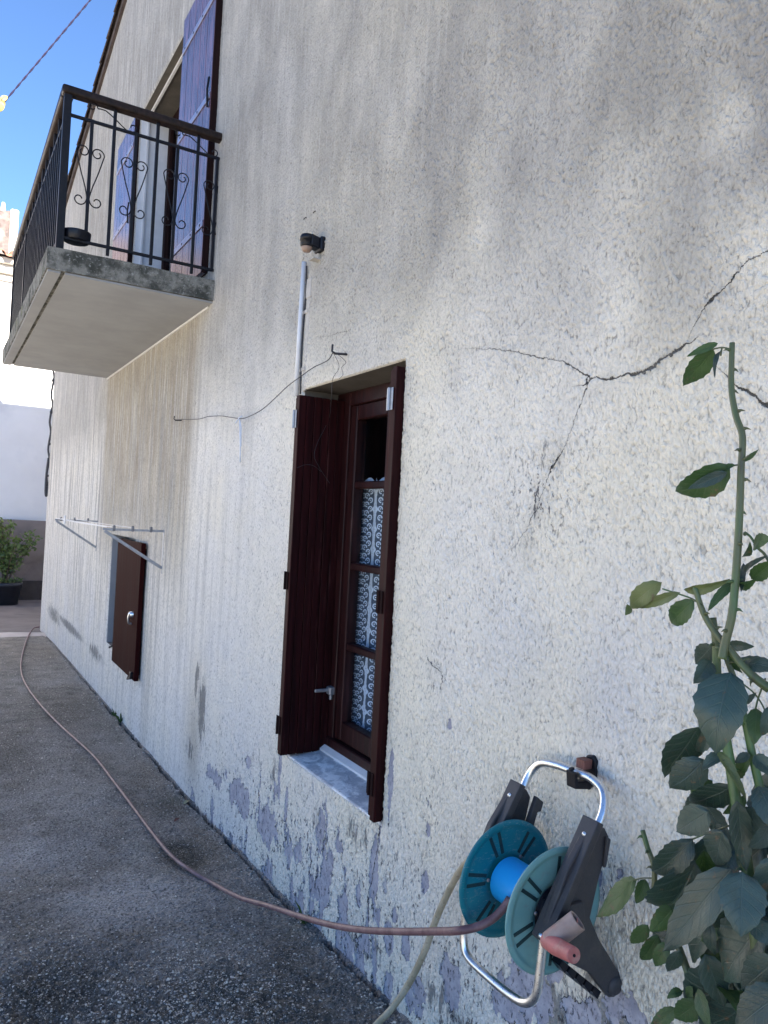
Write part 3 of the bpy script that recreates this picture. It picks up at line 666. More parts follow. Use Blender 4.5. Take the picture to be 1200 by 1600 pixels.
me.materials.append(M_WALL); wall = bpy.data.objects.new('wall', me); COL.objects.link(wall); wall.parent = house; wall.location = -house.location
# rest of the shell: far end wall, unseen wall behind the viewer shaped for its shade, back, gable body
bm = bmesh.new()
def quad(bm, *p): bm.faces.new([bm.verts.new(Vector(q)) for q in p])
quad(bm, (0, YC, -.4), (0, YC, 5.36), (9, YC, 5.36), (9, YC, -.4))
ys = [0, -1, -6.1, -14]; zs = [float(rake(y)) for y in ys]
for (y0, z0), (y1, z1) in zip(zip(ys, zs), zip(ys[1:], zs[1:])): quad(bm, (0, y0, -.4), (0, y0, z0), (0, y1, z1), (0, y1, -.4))
quad(bm, (0, -14, -.4), (0, -14, 6.7), (9, -14, 6.7), (9, -14, -.4))
quad(bm, (9, YC, -.4), (9, YC, 5.36), (9, -1, 7.72), (9, -6.1, 6.7), (9, -14, 6.7), (9, -14, -.4))
link('side_wall', bm, M_WALL, house)
# roof with canal tiles whose edge follows the rake
bm = bmesh.new()
prof = [(-14, 6.7), (-6.1, 6.7), (-1, 7.72), (YC+.25, 5.36-.05)]
for (y0, z0), (y1, z1) in zip(prof[:-1], prof[1:]):
    prism(bm, [(-.035, y0, z0), (-.035, y1, z1), (-.035, y1, z1+.07), (-.035, y0, z0+.07)], (9.3, 0, 0))
roof = link('roof', bm, M_TILED, house)
bm = bmesh.new()
n = 26
for k in range(n):
    y1 = YC+.28-k*.34; y0 = y1-.42
    z1 = 5.36+.2*(YC-y1)+.055; z0 = 5.36+.2*(YC-y0)+.085
    ra, rb = .085, .070
    A = []; 
    for s, (y, z, r) in enumerate(((y1, z1, ra), (y0, z0, rb))):
        A.append([bm.verts.new((-.05+.085+r*math.cos(t)-.03, y, z+r*.8*math.sin(t)-.012*(s))) for t in np.linspace(0, math.pi, 9)])
        A.append([bm.verts.new((-.05+.085+(r-.014)*math.cos(t)-.03, y, z+(r-.014)*.8*math.sin(t)-.012*s)) for t in np.linspace(0, math.pi, 9)])
    for q in range(8):
        bm.faces.new((A[0][q], A[0][q+1], A[2][q+1], A[2][q])); bm.faces.new((A[1][q], A[3][q], A[3][q+1], A[1][q+1]))
        bm.faces.new((A[0][q], A[1][q], A[1][q+1], A[0][q+1])); bm.faces.new((A[2][q], A[2][q+1], A[3][q+1], A[3][q]))
    bm.faces.new((A[0][8], A[1][8], A[3][8], A[2][8])); bm.faces.new((A[0][0], A[2][0], A[3][0], A[1][0]))
link('roof_tile', bm, M_TILED, roof, True)

def reveal(a, b, c, d, depth, mats, extra=True):
    """four inner faces of an opening, each thickened outwards from the hole"""
    t = .03; e = .002
    parts = {}
    for nm, lo, hi in (('top', (e, a, d), (depth, b, d+t)), ('far', (e, b, c), (depth, b+t, d+t)), ('near', (e, a-t, c), (depth, a, d+t)), ('bottom', (e, a-t, c-t), (depth, b+t, c))):
        parts.setdefault(mats[nm], []).append((lo, hi))
    return parts
def build_reveal(rect, depth, mats, name='reveal'):
    for mt, lst in reveal(*rect, depth, mats).items():
        bm = bmesh.new()
        for lo, hi in lst: box(bm, lo, hi)
        link(name, bm, mt, house)
M_LINTEL = plain('shaded_lintel', (.075, .066, .056), .95, .15, 12, .5)  # undersides of both openings: their shade put into a darker plaster
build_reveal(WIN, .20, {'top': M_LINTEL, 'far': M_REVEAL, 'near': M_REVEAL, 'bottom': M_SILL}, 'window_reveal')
build_reveal(DOOR, .24, {'top': M_LINTEL, 'far': M_JAMB, 'near': M_JAMB, 'bottom': M_SLAB}, 'door_reveal')
build_reveal(NICHE, .11, {'top': M_REVEAL, 'far': M_METER, 'near': M_METER, 'bottom': M_REVEAL}, 'niche_reveal')
# dark rooms behind the openings
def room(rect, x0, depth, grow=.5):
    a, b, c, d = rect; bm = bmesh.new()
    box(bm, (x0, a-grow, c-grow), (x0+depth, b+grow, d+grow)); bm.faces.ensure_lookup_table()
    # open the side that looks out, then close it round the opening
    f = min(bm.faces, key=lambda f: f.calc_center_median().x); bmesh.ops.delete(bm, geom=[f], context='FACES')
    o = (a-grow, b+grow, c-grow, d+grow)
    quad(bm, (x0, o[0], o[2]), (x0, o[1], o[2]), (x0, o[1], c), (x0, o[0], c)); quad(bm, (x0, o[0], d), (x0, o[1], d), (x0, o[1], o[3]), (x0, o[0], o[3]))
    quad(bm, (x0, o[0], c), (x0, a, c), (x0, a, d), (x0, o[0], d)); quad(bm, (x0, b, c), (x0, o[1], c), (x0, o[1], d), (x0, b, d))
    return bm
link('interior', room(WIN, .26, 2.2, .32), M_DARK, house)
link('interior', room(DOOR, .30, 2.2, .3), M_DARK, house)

# ---- ground-floor window
wf = bmesh.new(); a, b, c, d = WIN; fx0, fx1 = .150, .215
box(wf, (fx0, b-.108, c+.02), (fx1, b, d), .003); box(wf, (fx0, a, c+.02), (fx1, a+.045, d), .003)
box(wf, (fx0+.001, a+.045, d-.055), (fx1, b-.045, d), .003); box(wf, (fx0-.012, a+.045, c+.02), (fx1, b-.045, c+.075), .004)
window = link('window', wf, M_FRAME, house)
bm = bmesh.new(); box(bm, (.155, a+.02, d-.012), (.20, b-.02, d-.0005)); link('shading_strip', bm, M_ZINC, window)
midy = 2.318; ZB = [c+.075, 1.055, 1.368, 1.685, d-.055]
for (y0, y1) in ((midy+.004, b-.110), (a+.047, midy-.004)):
    sb = bmesh.new(); x0, x1 = .158, .205
    st_ = .048
    box(sb, (x0, y0, ZB[0]+.002), (x1, y0+st_, ZB[-1]-.002), .004); box(sb, (x0, y1-st_, ZB[0]+.002), (x1, y1, ZB[-1]-.002), .004)
    box(sb, (x0+.001, y0+st_, ZB[0]+.002), (x1-.001, y1-st_, ZB[0]+.075), .004); box(sb, (x0+.001, y0+st_, ZB[-1]-.060), (x1-.001, y1-st_, ZB[-1]-.002), .004)
    for z in ZB[1:-1]: box(sb, (x0+.004, y0+st_, z-.014), (x1-.004, y1-st_, z+.014), .005)
    sash = link('sash', sb, M_FRAME, window)
    zz_ = [ZB[0]+.075]+[z for z in ZB[1:-1]]+[ZB[-1]-.06]
    for q, (z0, z1) in enumerate(zip(zz_[:-1], zz_[1:])):
        gbm = bmesh.new(); lo = z0+(.014 if q else 0); hi = z1-(.014 if q < 3 else 0)
        box(gbm, (.184, y0+st_-.004, lo-.003), (.188, y1-st_+.004, hi+.003)); link('pane', gbm, M_GLASS, window)
# sill: stone slab sloping out under the frame, and a pale metal weather bar
bm = bmesh.new()
prism(bm, [(-.004, a+.001, .60), (-.004, a+.001, .615), (.15, a+.001, .636), (.15, a+.001, .60)], (0, b-a-.002, 0))
bev(link('window_sill', bm, M_SILL, house), .006)
bm = bmesh.new(); prism(bm, [(.118, a+.02, .629), (.118, a+.02, .640), (.160, a+.02, .668), (.160, a+.02, .629)], (0, b-a-.04, 0)); link('weather_bar', bm, M_PVC, window)
# lace half-curtain hangs inside
bm = bmesh.new(); uvl = bm.loops.layers.uv.new('UVMap'); L = b-a-.06; NU, NV = 90, 40; grid = []; slen = 0; prev = None
for i in range(NU+1):
    y = b-.03-L*i/NU; x = .234+.013*math.sin(i*.42)+.005*math.sin(i*.21+1)
    if prev: slen += math.hypot(y-prev[0], x-prev[1])
    prev = (y, x); col = []
    for j in range(NV+1):
        tz = j/NV; z = 1.712-tz*1.06+(.008*math.sin(i*.9) if j == 0 else 0)
        col.append((bm.verts.new((x+(.004*math.sin(i*.8+j*.1))*tz, y, z)), slen, 1.712-z))
    grid.append(col)
for i in range(NU):
    for j in range(NV):
        q = [grid[i][j], grid[i+1][j], grid[i+1][j+1], grid[i][j+1]]; f = bm.faces.new([k[0] for k in q])
        for lp, k in zip(f.loops, q): lp[uvl].uv = (k[1], k[2])
cur = link('lace_curtain', bm, M_LACE, None, True); tag(cur, 'white lace half curtain with flowers and scrolls hanging behind the ground floor window panes', 'curtain')

# folding slatted shutters, folded into the opening and standing out from the wall
def fold_shutter(y0, y1, xs, z0, z1, lab):
    p = link('shutter', bmesh.new(), M_SHUT, house)
    t = (y1-y0)/2-.002
    me_bm = bmesh.new()
    for k in range(2):
        yy0 = y0+k*(t+.004); xo = xs[0]+(.0 if k == 0 else .012)
        n = 6; wv = (xs[1]-xo)/n
        for i in range(n):
            box(me_bm, (xo+i*wv+.0013, yy0+.0015*(i % 2), z0+.003*k), (xo+(i+1)*wv-.0013, yy0+t-.0008*(i % 2), z1-.004*k), .0016)
    nb = bpy.data.meshes.new('shutter'); me_bm.to_mesh(nb); me_bm.free(); nb.materials.append(M_SHUT); p.data = nb
    tag(p, lab)
    return p
s_far = fold_shutter(2.690, 2.752, (-.052, .150), .628, 2.022, 'folded brown shutter at the far side of the ground floor window, its grooved face in view')
s_near = fold_shutter(1.988, 2.046, (-.040, .150), .628, 2.030, 'folded brown shutter at the near side of the ground floor window, seen edge on')
for sh, yk in ((s_far, 2.721), (s_near, 2.017)):
    for z in (1.93, 1.30, .74):
        bm = bmesh.new(); x0 = -.052 if sh is s_far else -.040
        box(bm, (x0-.0035, yk-.018, z-.035), (x0-.0006, yk+.018, z+.035), .001); tube(bm, [(x0-.006, yk, z-.035), (x0-.006, yk, z+.035)], .0045, 8)
        link('hinge', bm, M_UPEDGE if z < 1.9 else M_ZINC, sh)
bm = bmesh.new(); bm2 = bmesh.new()
box(bm, (.130, 2.655, .855), (.160, 2.689, .885), .003); box(bm, (.072, 2.668, .866), (.135, 2.676, .879), .003); box(bm, (.135, 2.66, .835), (.146, 2.672, .865), .002)
link('latch', bm, M_ZINC, s_far)
box(bm2, (-.002, 2.047, .655), (.012, 2.056, .70), .003); box(bm2, (-.006, 2.047, .69), (.0, 2.054, .735), .003); link('latch', bm2, M_ZINC, s_near)

# ---- upper door and its shutters
bm = bmesh.new(); a, b, c, d = DOOR
box(bm, (.215, b-.07, c), (.28, b, d), .004); box(bm, (.215, a, c), (.28, a+.07, d), .004); box(bm, (.216, a+.07, d-.08), (.28, b-.07, d), .004)
box(bm, (.22, (a+b)/2-.05, c+.0), (.27, (a+b)/2+.05, d-.08), .004); box(bm, (.221, a+.07, c), (.27, (a+b)/2-.05, c+.35)); box(bm, (.221, (a+b)/2+.05, c), (.27, b-.07, c+.35))
door = link('balcony_door', bm, M_UPEDGE, house)
bm = bmesh.new(); box(bm, (.24, a+.07, c+.35), (.246, (a+b)/2-.05, d-.08)); box(bm, (.24, (a+b)/2+.05, c+.35), (.246, b-.07, d-.08)); link('pane', bm, M_GLASS, door)
bm = bmesh.new(); box(bm, (.046, a, d-.020), (.062, b, d-.001)); box(bm, (.046, b-.022, c), (.060, b-.001, d-.022)); link('trim', bm, M_JAMB, door)
def board_shutter(y0, y1, z0, z1, lab):
    bm = bmesh.new(); n = 5; wv = (y1-y0)/n
    for i in range(n): box(bm, (-.046, y0+i*wv+.0012, z0+random.uniform(0, .003)), (-.018, y0+(i+1)*wv-.0012, z1-random.uniform(0, .003)), .003)
    p = link('shutter', bm, M_UPSHUT, house); tag(p, lab)
    bm = bmesh.new(); box(bm, (-.0175, y0-.001, z0+.004), (-.004, y1, z1-.004), .002); box(bm, (-.045, y0-.006, z0+.003), (-.004, y0-.0005, z1-.003), .001)
    link('backing', bm, M_UPEDGE, p)  # near end face: its shade put into a darker wood
    for z in (z0+.28, z0+1.0, z1-.22):
        bm = bmesh.new(); box(bm, (-.0515, y0+.01, z-.018), (-.0468, y1-.02, z+.018), .001)
        hinge_y = y0 if y0 < 5 else y1
        strap = link('strap', bm, M_SHUTSTRAP, p)
        bm = bmesh.new()
        for k in range(4): 
            yk = y0+.06+(y1-y0-.14)*k/3; lathe(bm, [(0, -.003), (.007, -.002), (.0075, .0), (.0, .0)], (-.0515, yk, z), 'X', 10)
        link('bolt', bm, M_IRON, p)
    bm = bmesh.new(); tube(bm, [(-.052, y0+.04, z0+1.0-.06), (-.062, y0+.02, z0+1.03), (-.055, y0+.02, z0+1.10)], .006, 6); link('shutter_catch', bm, M_IRON, p)
board_shutter(4.145, 4.83, 2.875, 4.662, 'weathered violet-sheened brown board shutter folded back on the near side of the balcony door')
board_shutter(6.22, 6.89, 2.875, 4.662, 'weathered violet-sheened brown board shutter folded back on the far side of the balcony door')

# ---- balcony
BX, BY0, BY1, BZ0, BZ1 = -.84, 4.0, 7.0, 2.68, 2.80
bm = bmesh.new()
def rough_box(bm, lo, hi, n=(8, 30, 2), amp=.004):
    """box whose faces are subdivided and slightly uneven"""
    lo = Vector(lo); hi = Vector(hi); vmap = {}
    def vert(i, j, k):
        key = (i, j, k)
        if key not in vmap:
            p = Vector((lo.x+(hi.x-lo.x)*i/n[0], lo.y+(hi.y-lo.y)*j/n[1], lo.z+(hi.z-lo.z)*k/n[2]))
            p += Vector((mnoise.noise(p*7), mnoise.noise(p*7+Vector((5, 0, 0))), mnoise.noise(p*7+Vector((0, 9, 0)))))*amp
            vmap[key] = bm.verts.new(p)
        return vmap[key]
    for i in range(n[0]):
        for j in range(n[1]):
            for k, fl in ((0, 0), (n[2], 1)):
                q = [vert(i, j, k), vert(i, j+1, k), vert(i+1, j+1, k), vert(i+1, j, k)]; bm.faces.new(q[::-1] if fl else q)
    for i in range(n[0]):
        for k in range(n[2]):
            for j, fl in ((0, 0), (n[1], 1)):
                q = [vert(i, j, k), vert(i+1, j, k), vert(i+1, j, k+1), vert(i, j, k+1)]; bm.faces.new(q[::-1] if fl else q)
    for j in range(n[1]):
        for k in range(n[2]):
            for i, fl in ((0, 0), (n[0], 1)):
                q = [vert(i, j, k), vert(i, j, k+1), vert(i, j+1, k+1), vert(i, j+1, k)]; bm.faces.new(q[::-1] if fl else q)
rough_box(bm, (BX, BY0, BZ0+.012), (-.002, BY1, BZ1), (24, 80, 4), .004)
slab = link('balcony_slab', bm, M_SLAB, house)
bm = bmesh.new()
box(bm, (BX+.085, BY0+.012, BZ0), (-.002, BY1-.012, BZ0+.010)); box(bm, (BX+.006, BY0+.012, BZ0), (BX+.065, BY1-.012, BZ0+.010)); link('soffit', bm, M_SOFFIT, slab)
bm = bmesh.new(); box(bm, (-.020, BY0+.08, BZ0-.012), (.001, BY1-.02, BZ0-.0005), .004); link('soffit_bead', bm, M_JAMB, slab)
RX, RY, RY1 = -.785, 4.035, 6.965; ZT, ZM, ZL = 3.585, 3.475, 2.865
rb = bmesh.new()
def bar(bm, p, q, s=.008):
    p = Vector(p); q = Vector(q); lo = Vector([min(p[i], q[i])-s for i in range(3)]); hi = Vector([max(p[i], q[i])+s for i in range(3)])
    box(bm, lo, hi, .0012)
for z in (ZM, ZL):
    bar(rb, (RX, RY, z), (-.004, RY, z), .007); bar(rb, (RX, RY, z), (RX, RY1, z), .007); bar(rb, (RX, RY1, z), (-.004, RY1, z), .007)
for (x, y) in ((RX, RY), (RX, RY1)): bar(rb, (x, y, BZ1-.01), (x, y, ZT-.01), .018)
for y in (RY+.98, RY+1.95): bar(rb, (RX, y, BZ1-.01), (RX, y, ZT-.01), .011)
railing = link('railing', rb, M_IRON, house)
bm = bmesh.new()
box(bm, (RX-.030, RY-.030, ZT-.018), (.0, RY+.030, ZT+.024), .012, None, 3); link('handrail', bm, M_RAIL, railing, False)
bm = bmesh.new(); box(bm, (RX-.030, RY+.031, ZT-.018), (RX+.030, RY1+.03, ZT+.024), .012, None, 3); link('handrail', bm, M_RAIL, railing)
bm = bmesh.new(); box(bm, (RX+.031, RY1-.030, ZT-.018), (0, RY1+.03, ZT+.024), .012, None, 3); link('handrail', bm, M_RAIL, railing)
def baluster(pos, kind):
    bm = bmesh.new(); x, y = pos
    bar(bm, (x, y, (ZL-.035 if kind else ZL)), (x, y, (ZT-.02 if kind else ZM)), .0078)
    link('baluster', bm, M_IRON, railing)
def spiral(c, r0, r1, a0, a1, n=22):
    return [(c[0]+(r0+(r1-r0)*t)*math.cos(a0+(a1-a0)*t), c[1]+(r0+(r1-r0)*t)*math.sin(a0+(a1-a0)*t)) for t in np.linspace(0, 1, n)]
def lyre(side):
    """one half of the lyre scroll in (u, v): v is height, u is out from the bar"""
    top = spiral((.036*side, .165), .012, .032, math.pi*(.0 if side > 0 else 1.0), (math.pi*(-2.0+.08) if False else 0), 2)
    s = side
    t = np.linspace(0, 1, 26); ang = math.pi*(-.3)+t*math.pi*1.75            # curl: from the inside of the eye over the top and out
    up = [(s*(.034+(.012+.022*k)*-math.cos(an)*-1 if False else s*0), 0) for k, an in zip(t, ang)]
    up = []
    for k in np.linspace(0, 1, 26):
        an = math.pi*(2.35-2.35*k); r = .011+.021*k
        up.append((s*(.034+r*math.cos(an)), .150+r*math.sin(an)))
    mid = [(s*.060, .125), (s*.040, .05), (s*.018, -.02), (s*.006, -.075)]
    lo = []
    for k in np.linspace(0, 1, 26):
        an = math.pi*(1.02+1.9*k); r = .032-.021*k
        lo.append((s*(.040+r*math.cos(an)), -.090+r*math.sin(an)))
    return catmull([Vector((u, v, 0)) for u, v in up], 1)+catmull([Vector((u, v, 0)) for u, v in [up[-1]]+mid+[lo[0]]], 6)[1:-1]+[Vector((u, v, 0)) for u, v in lo]
LY = {s: lyre(s) for s in (1, -1)}
def scroll(org, ud):
    bm = bmesh.new()
    for s in (1, -1):
        P = [Vector(org)+Vector(ud)*q.x+Vector((0, 0, 1))*q.y for q in LY[s]]
        P = [p for p in P if p.x < -.006]
        if len(P) > 3: tube(bm, P, .0032, 5)
    link('scroll', bm, M_IRON, railing, True)
def swash(org, ud, s=1):
    """long S between the two upper rails"""
    bm = bmesh.new(); pts = []
    for k in np.linspace(0, 1, 16):
        an = math.pi*(1.9-1.9*k+.0); r = .008+.016*k; pts.append((.0+r*math.cos(an+.0)*1, .075+r*math.sin(an)))
    pts += [(.06, .078), (.12, .04), (.165, .008)]
    for k in np.linspace(0, 1, 14):
        an = math.pi*(1.35+1.7*k); r = .024-.015*k; pts.append((.196+r*math.cos(an), .030+r*math.sin(an)))
    P = [Vector(org)+Vector(ud)*u*s+Vector((0, 0, v*.95)) for u, v in pts]; P = [p for p in P if p.x < -.004]
    tube(bm, catmull(P, 2), .0032, 5); link('scroll', bm, M_IRON, railing, True)
SPX = .1075
for i in range(7):
    x = RX+.118+i*SPX
    baluster((x, RY), i % 2)
    if i % 2 == 0: scroll((x, RY-.001, 3.165), (1, 0, 0))
for i in (0, 4): swash((RX+.118+i*SPX, RY, ZM+.0), (1, 0, 0))
nn = int((RY1-RY)/.092)
for i in range(1, nn+1):
    y = RY+i*.092
    if y > RY1-.04: break
    if min(abs(y-(RY+.98)), abs(y-(RY+1.95))) < .035: continue
    baluster((RX, y), i % 2)
    if i % 4 == 2: scroll((RX, y, 3.165), (0, 1, 0))
# ---- niche with its brown door
bm = bmesh.new(); a, b, c, d = NICHE; box(bm, (.112, a-.03, c-.03), (.13, b+.03, d+.03)); box(bm, (.05, 6.10, c+.02), (.111, b-.02, d-.03), .004)
meter = link('meter_box', bm, M_METER, house)
bm = bmesh.new(); lathe(bm, [(0, -.008), (.016, -.006), (.018, 0)], (.050, 6.26, .87), 'X', 12); link('lock', bm, M_IRON, meter)
bm = bmesh.new(); box(bm, (-.052, 5.165, .395), (-.022, 5.925, 1.318), .003)
nd = link('niche_door', bm, M_BROWNP, house)
bm = bmesh.new(); box(bm, (-.021, 5.20, .43), (-.002, 5.26, 1.28)); link('hinge_post', bm, M_UPEDGE, nd)
bm = bmesh.new(); tube(bm, catmull([(-.052, 5.30, .83), (-.072, 5.30, .835), (-.078, 5.31, .80), (-.070, 5.32, .765), (-.052, 5.32, .76)], 5), .009, 8); lathe(bm, [(0, -.022), (.02, -.02), (.022, 0)], (-.052, 5.30, .825), 'X', 14); link('handle', bm, M_ALU, nd, True)
bm = bmesh.new(); box(bm, (-.07, 5.20, .405), (-.052, 5.24, .45), .003); tube(bm, [(-.055, 5.20, .41), (-.075, 5.26, .395), (-.06, 5.30, .405)], .006, 6); link('latch', bm, M_IRON, nd)
bm = bmesh.new(); tube(bm, [(.0, 6.18, .46), (-.03, 6.14, .455), (-.04, 6.08, .47)], .007, 6); link('door_stop', bm, M_IRON, house)

# ------------------------------------------------------------------ things fixed to the wall
# motion sensor
sn = empty('motion_sensor', (0, 2.66, 2.60), 'dark blue motion sensor with round frosted lens, high on the wall above the white conduit', 'sensor')
bm = bmesh.new()
prism(bm, [(-.004, 2.60, 2.575), (-.004, 2.69, 2.575), (-.004, 2.69, 2.655), (-.004, 2.60, 2.655)], (-.035, 0, 0))
prism(bm, [(-.035, 2.615, 2.585), (-.035, 2.685, 2.585), (-.035, 2.685, 2.65), (-.035, 2.615, 2.65)], (-.055, 0, .012))
bev(link('housing', bm, M_BLACKP, sn), .006, 3)
bm = bmesh.new(); lathe(bm, [(0, .060), (.034, .058), (.040, .045), (.041, .026), (.038, .026), (.038, .0), (.034, -.010), (.0, -.010)], (-.100, 2.655, 2.600), 'Z', 32); link('hood', bm, M_BLACKP, sn, True)
bm = bmesh.new(); lathe(bm, [(.031, -.010), (.029, -.024), (.020, -.036), (0, -.041)], (-.100, 2.655, 2.600), 'Z', 28); link('lens', bm, M_LENS, sn, True)
bm = bmesh.new(); box(bm, (-.062, 2.64, 2.535), (-.012, 2.70, 2.541)); box(bm, (-.030, 2.655, 2.541), (-.008, 2.69, 2.575), .003); link('bracket', bm, M_PVC2, sn)
for o_ in sn.children: o_.data.transform(Matrix.Translation((0, 2.66, 2.590)) @ Matrix.Scale(.68, 4) @ Matrix.Translation((0, -2.655, -2.600)))
cn = empty('conduit', (0, 2.80, 2.05), 'thin white plastic conduit running up the wall from the brown shutter to the motion sensor', 'conduit')
bm = bmesh.new(); tube(bm, [(-.018, 2.802, 2.035), (-.018, 2.80, 2.30), (-.018, 2.792, 2.572)], .0095, 12); link('pipe', bm, M_PVC, cn, True)
bm = bmesh.new(); box(bm, (-.010, 2.735, 2.05), (-.0, 2.765, 2.46), .003); box(bm, (-.013, 2.728, 2.42), (0, 2.772, 2.50), .003); link('cable_trunking', bm, M_PVC2, cn)
bm = bmesh.new(); tube(bm, catmull([(-.012, 2.775, 2.04), (-.014, 2.778, 2.25), (-.012, 2.772, 2.45), (-.018, 2.765, 2.55)], 6), .0035, 6); link('cable', bm, M_WIRE, cn, True)
bm = bmesh.new()
for z in (2.13, 2.36): box(bm, (-.014, 2.745, z), (-.002, 2.795, z+.016), .002)
link('clip', bm, M_PVC2, cn)

# clothes-line wire and its hooks
def hook(px, py, lab, s=1.0):
    p = hit(px, py, 0, 0); bm = bmesh.new()
    tube(bm, [(.0, p.y, p.z), (-.045*s, p.y+.006, p.z-.004)], .0035*s, 6); tube(bm, [(-.045*s, p.y+.006, p.z-.004), (-.052*s, p.y+.01, p.z+.004), (-.050*s, p.y+.012, p.z+.022*s)], .003*s, 6)
    lathe(bm, [(0, -.002), (.008*s, -.002), (.009*s, 0)], (-.001, p.y, p.z), 'X', 10)
    o = link('hook', bm, M_WIRE, None, True); o.data.transform(Matrix.Translation((0, -p.y, -p.z))); o.location = (0, p.y, p.z)
    tag(o, lab, 'hook', 'wire hooks in the wall'); return Vector((-.048*s, p.y+.008, p.z+.002))
h1 = hook(546, 554, 'larger black iron hook above the window at the upper end of the wire', 1.25)
h2 = hook(286, 657, 'small black hook below the balcony at the far left end of the wire')
pts = [h1]+[hit(x, y, 0, -.048) for x, y in ((512, 563), (490, 574), (470, 588), (450, 603), (432, 620), (412, 638), (395, 648), (378, 654))]+[hit(x, y, 0, -.035) for x, y in ((360, 652), (345, 650), (325, 651), (308, 655))]+[h2]
bm = bmesh.new(); tube(bm, catmull(pts, 6), .0019, 5); tag(link('clothes_wire', bm, M_WIRE, None, True), 'thin dark wire sagging between two wall hooks, above and left of the window', 'wire')
bm = bmesh.new(); k = hit(374, 654, 0, -.046)
tube(bm, [k+Vector((0, 0, .004)), k+Vector((.01, .012, -.05)), k+Vector((.016, .010, -.14)), k+Vector((.02, .014, -.20))], .0028, 5); tube(bm, [k, k+Vector((.006, -.014, -.04)), k+Vector((.012, -.010, -.13))], .0025, 5); tube(bm, [k+Vector((0, -.03, .008)), k+Vector((0, 0, .004)), k+Vector((0, .05, -.016))], .0035, 5)
tag(link('string', bm, M_STRING, None, True), 'pale blue string knotted on the wire and hanging down the wall', 'string')
bm = bmesh.new()
P = [h1+Vector((0, .0, -.004))]+[hit(x, y, 0, -.05) for x, y in ((530, 573), (520, 592), (518, 618))]+[hit(x, y, 1, 2.684) for x, y in ((515, 650), (507, 670), (496, 692), (491, 712), (497, 727), (505, 740), (515, 755))]
tube(bm, catmull(P, 5), .0009, 4)
P = [h1+Vector((0, -.004, 0))]+[hit(x, y, 0, -.03) for x, y in ((540, 565), (534, 574), (536, 585), (530, 592))]; tube(bm, catmull(P, 5), .0009, 4)
P = [hit(x, y, 1, 2.685) for x, y in ((464, 731), (478, 726), (490, 728), (502, 737))]; tube(bm, catmull(P, 5), .0009, 4)
tag(link('loose_wire', bm, M_WIRE, None, True), 'fine loose wire dangling from the hook over the brown shutter', 'wire')
for (px, py, lab) in ((497, 332, 'small bent nail in the wall, the upper of two above the motion sensor'), (482, 342, 'small bent nail in the wall, the lower of two above the motion sensor')):
    p = hit(px, py, 0, 0); bm = bmesh.new(); tube(bm, [(.0, p.y, p.z), (-.014, p.y-.001, p.z+.002), (-.018, p.y+.008, p.z-.004)], .0022, 5); o = link('nail', bm, M_WIRE); tag(o, lab, 'nail', 'bent nails above the motion sensor')

# drying rack: two steel brackets joined by cords
dr = empty('drying_rack', (0, 5.9, 1.41), 'folding grey metal clothes drying rack of two brackets and cords fixed over the small niche', 'drying rack')
for yb, xo in ((4.77, -.375), (7.07, -.36)):
    bm = bmesh.new(); box(bm, (-.012, yb-.011, 1.15), (-.004, yb+.011, 1.425), .001); box(bm, (xo, yb-.004, 1.408), (-.012, yb+.004, 1.422), .001)
    br = link('bracket', bm, M_ZINC, dr)
    bm = bmesh.new(); p0 = Vector((-.012, yb, 1.185)); p1 = Vector((xo+.01, yb, 1.405)); dv = (p1-p0)
    L_ = dv.length; an = math.atan2(dv.z, -dv.x)
    box(bm, (0, -.009, -.009), (L_, .009, .009), .001, Matrix.Translation(p0) @ Matrix.Rotation(math.pi, 4, 'Z') @ Matrix.Rotation(-an, 4, 'Y')); link('strut', bm, M_ZINC, br)
    bm = bmesh.new()
    for x in (-.09, -.20, -.31): box(bm, (x-.008, yb-.008, 1.405), (x+.008, yb+.008, 1.440), .003)
    link('cord_clip', bm, M_STEELD, br)
bm = bmesh.new()
for x in (-.31, -.352): tube(bm, catmull([(x, 4.77, 1.428), (x, 5.6, 1.424), (x, 6.3, 1.424), (x, 7.07, 1.428)], 5), .0028, 5)
tube(bm, catmull([(-.20, 4.77, 1.43), (-.20, 5.8, 1.425), (-.20, 7.07, 1.43)], 5), .002, 5)
link('cord', bm, M_PVC, dr)
bm = bmesh.new()
for dy in (0, .03): box(bm, (-.357, 6.52+dy, 1.39), (-.347, 6.535+dy, 1.462), .002)
pg = link('clothes_peg', bm, M_PVC); tag(pg, 'white clothes peg clipped on a cord of the drying rack', 'clothes peg')
# black dish hooked on the balcony railing
bm = bmesh.new(); lathe(bm, [(0, 0), (.060, 0), (.066, .006), (.070, .050), (.064, .050), (.060, .010), (0, .010)], (-.705, 4.075, 2.868), 'Z', 32)
dish = link('pot_saucer', bm, M_BLACKP, None, True); bev(dish, .002); tag(dish, 'round black plastic dish held inside the balcony railing corner', 'dish')
# cable on the far corner of the house
bm = bmesh.new(); P = []
for i in range(30):
    z = 4.9-i*.12; P.append((-.02-.012*math.sin(i*2.1), YC+.02, z))
P = [p for p in P if p[2] > 1.75]
tube(bm, catmull(P, 3), .013, 6); tube(bm, catmull([(-.02, YC+.01, 2.15), (-.035, YC+.0, 1.95), (-.035, YC, 1.72), (-.02, YC, 1.65), (-.005, YC, 1.80)], 6), .014, 6)
for z in np.arange(1.9, 4.9, .42): box(bm, (-.035, YC-.01, z), (-.0, YC+.03, z+.03))
tag(link('wall_cable', bm, M_CABLE, None, True), 'old dark cable clipped down the far corner of the house', 'cable')

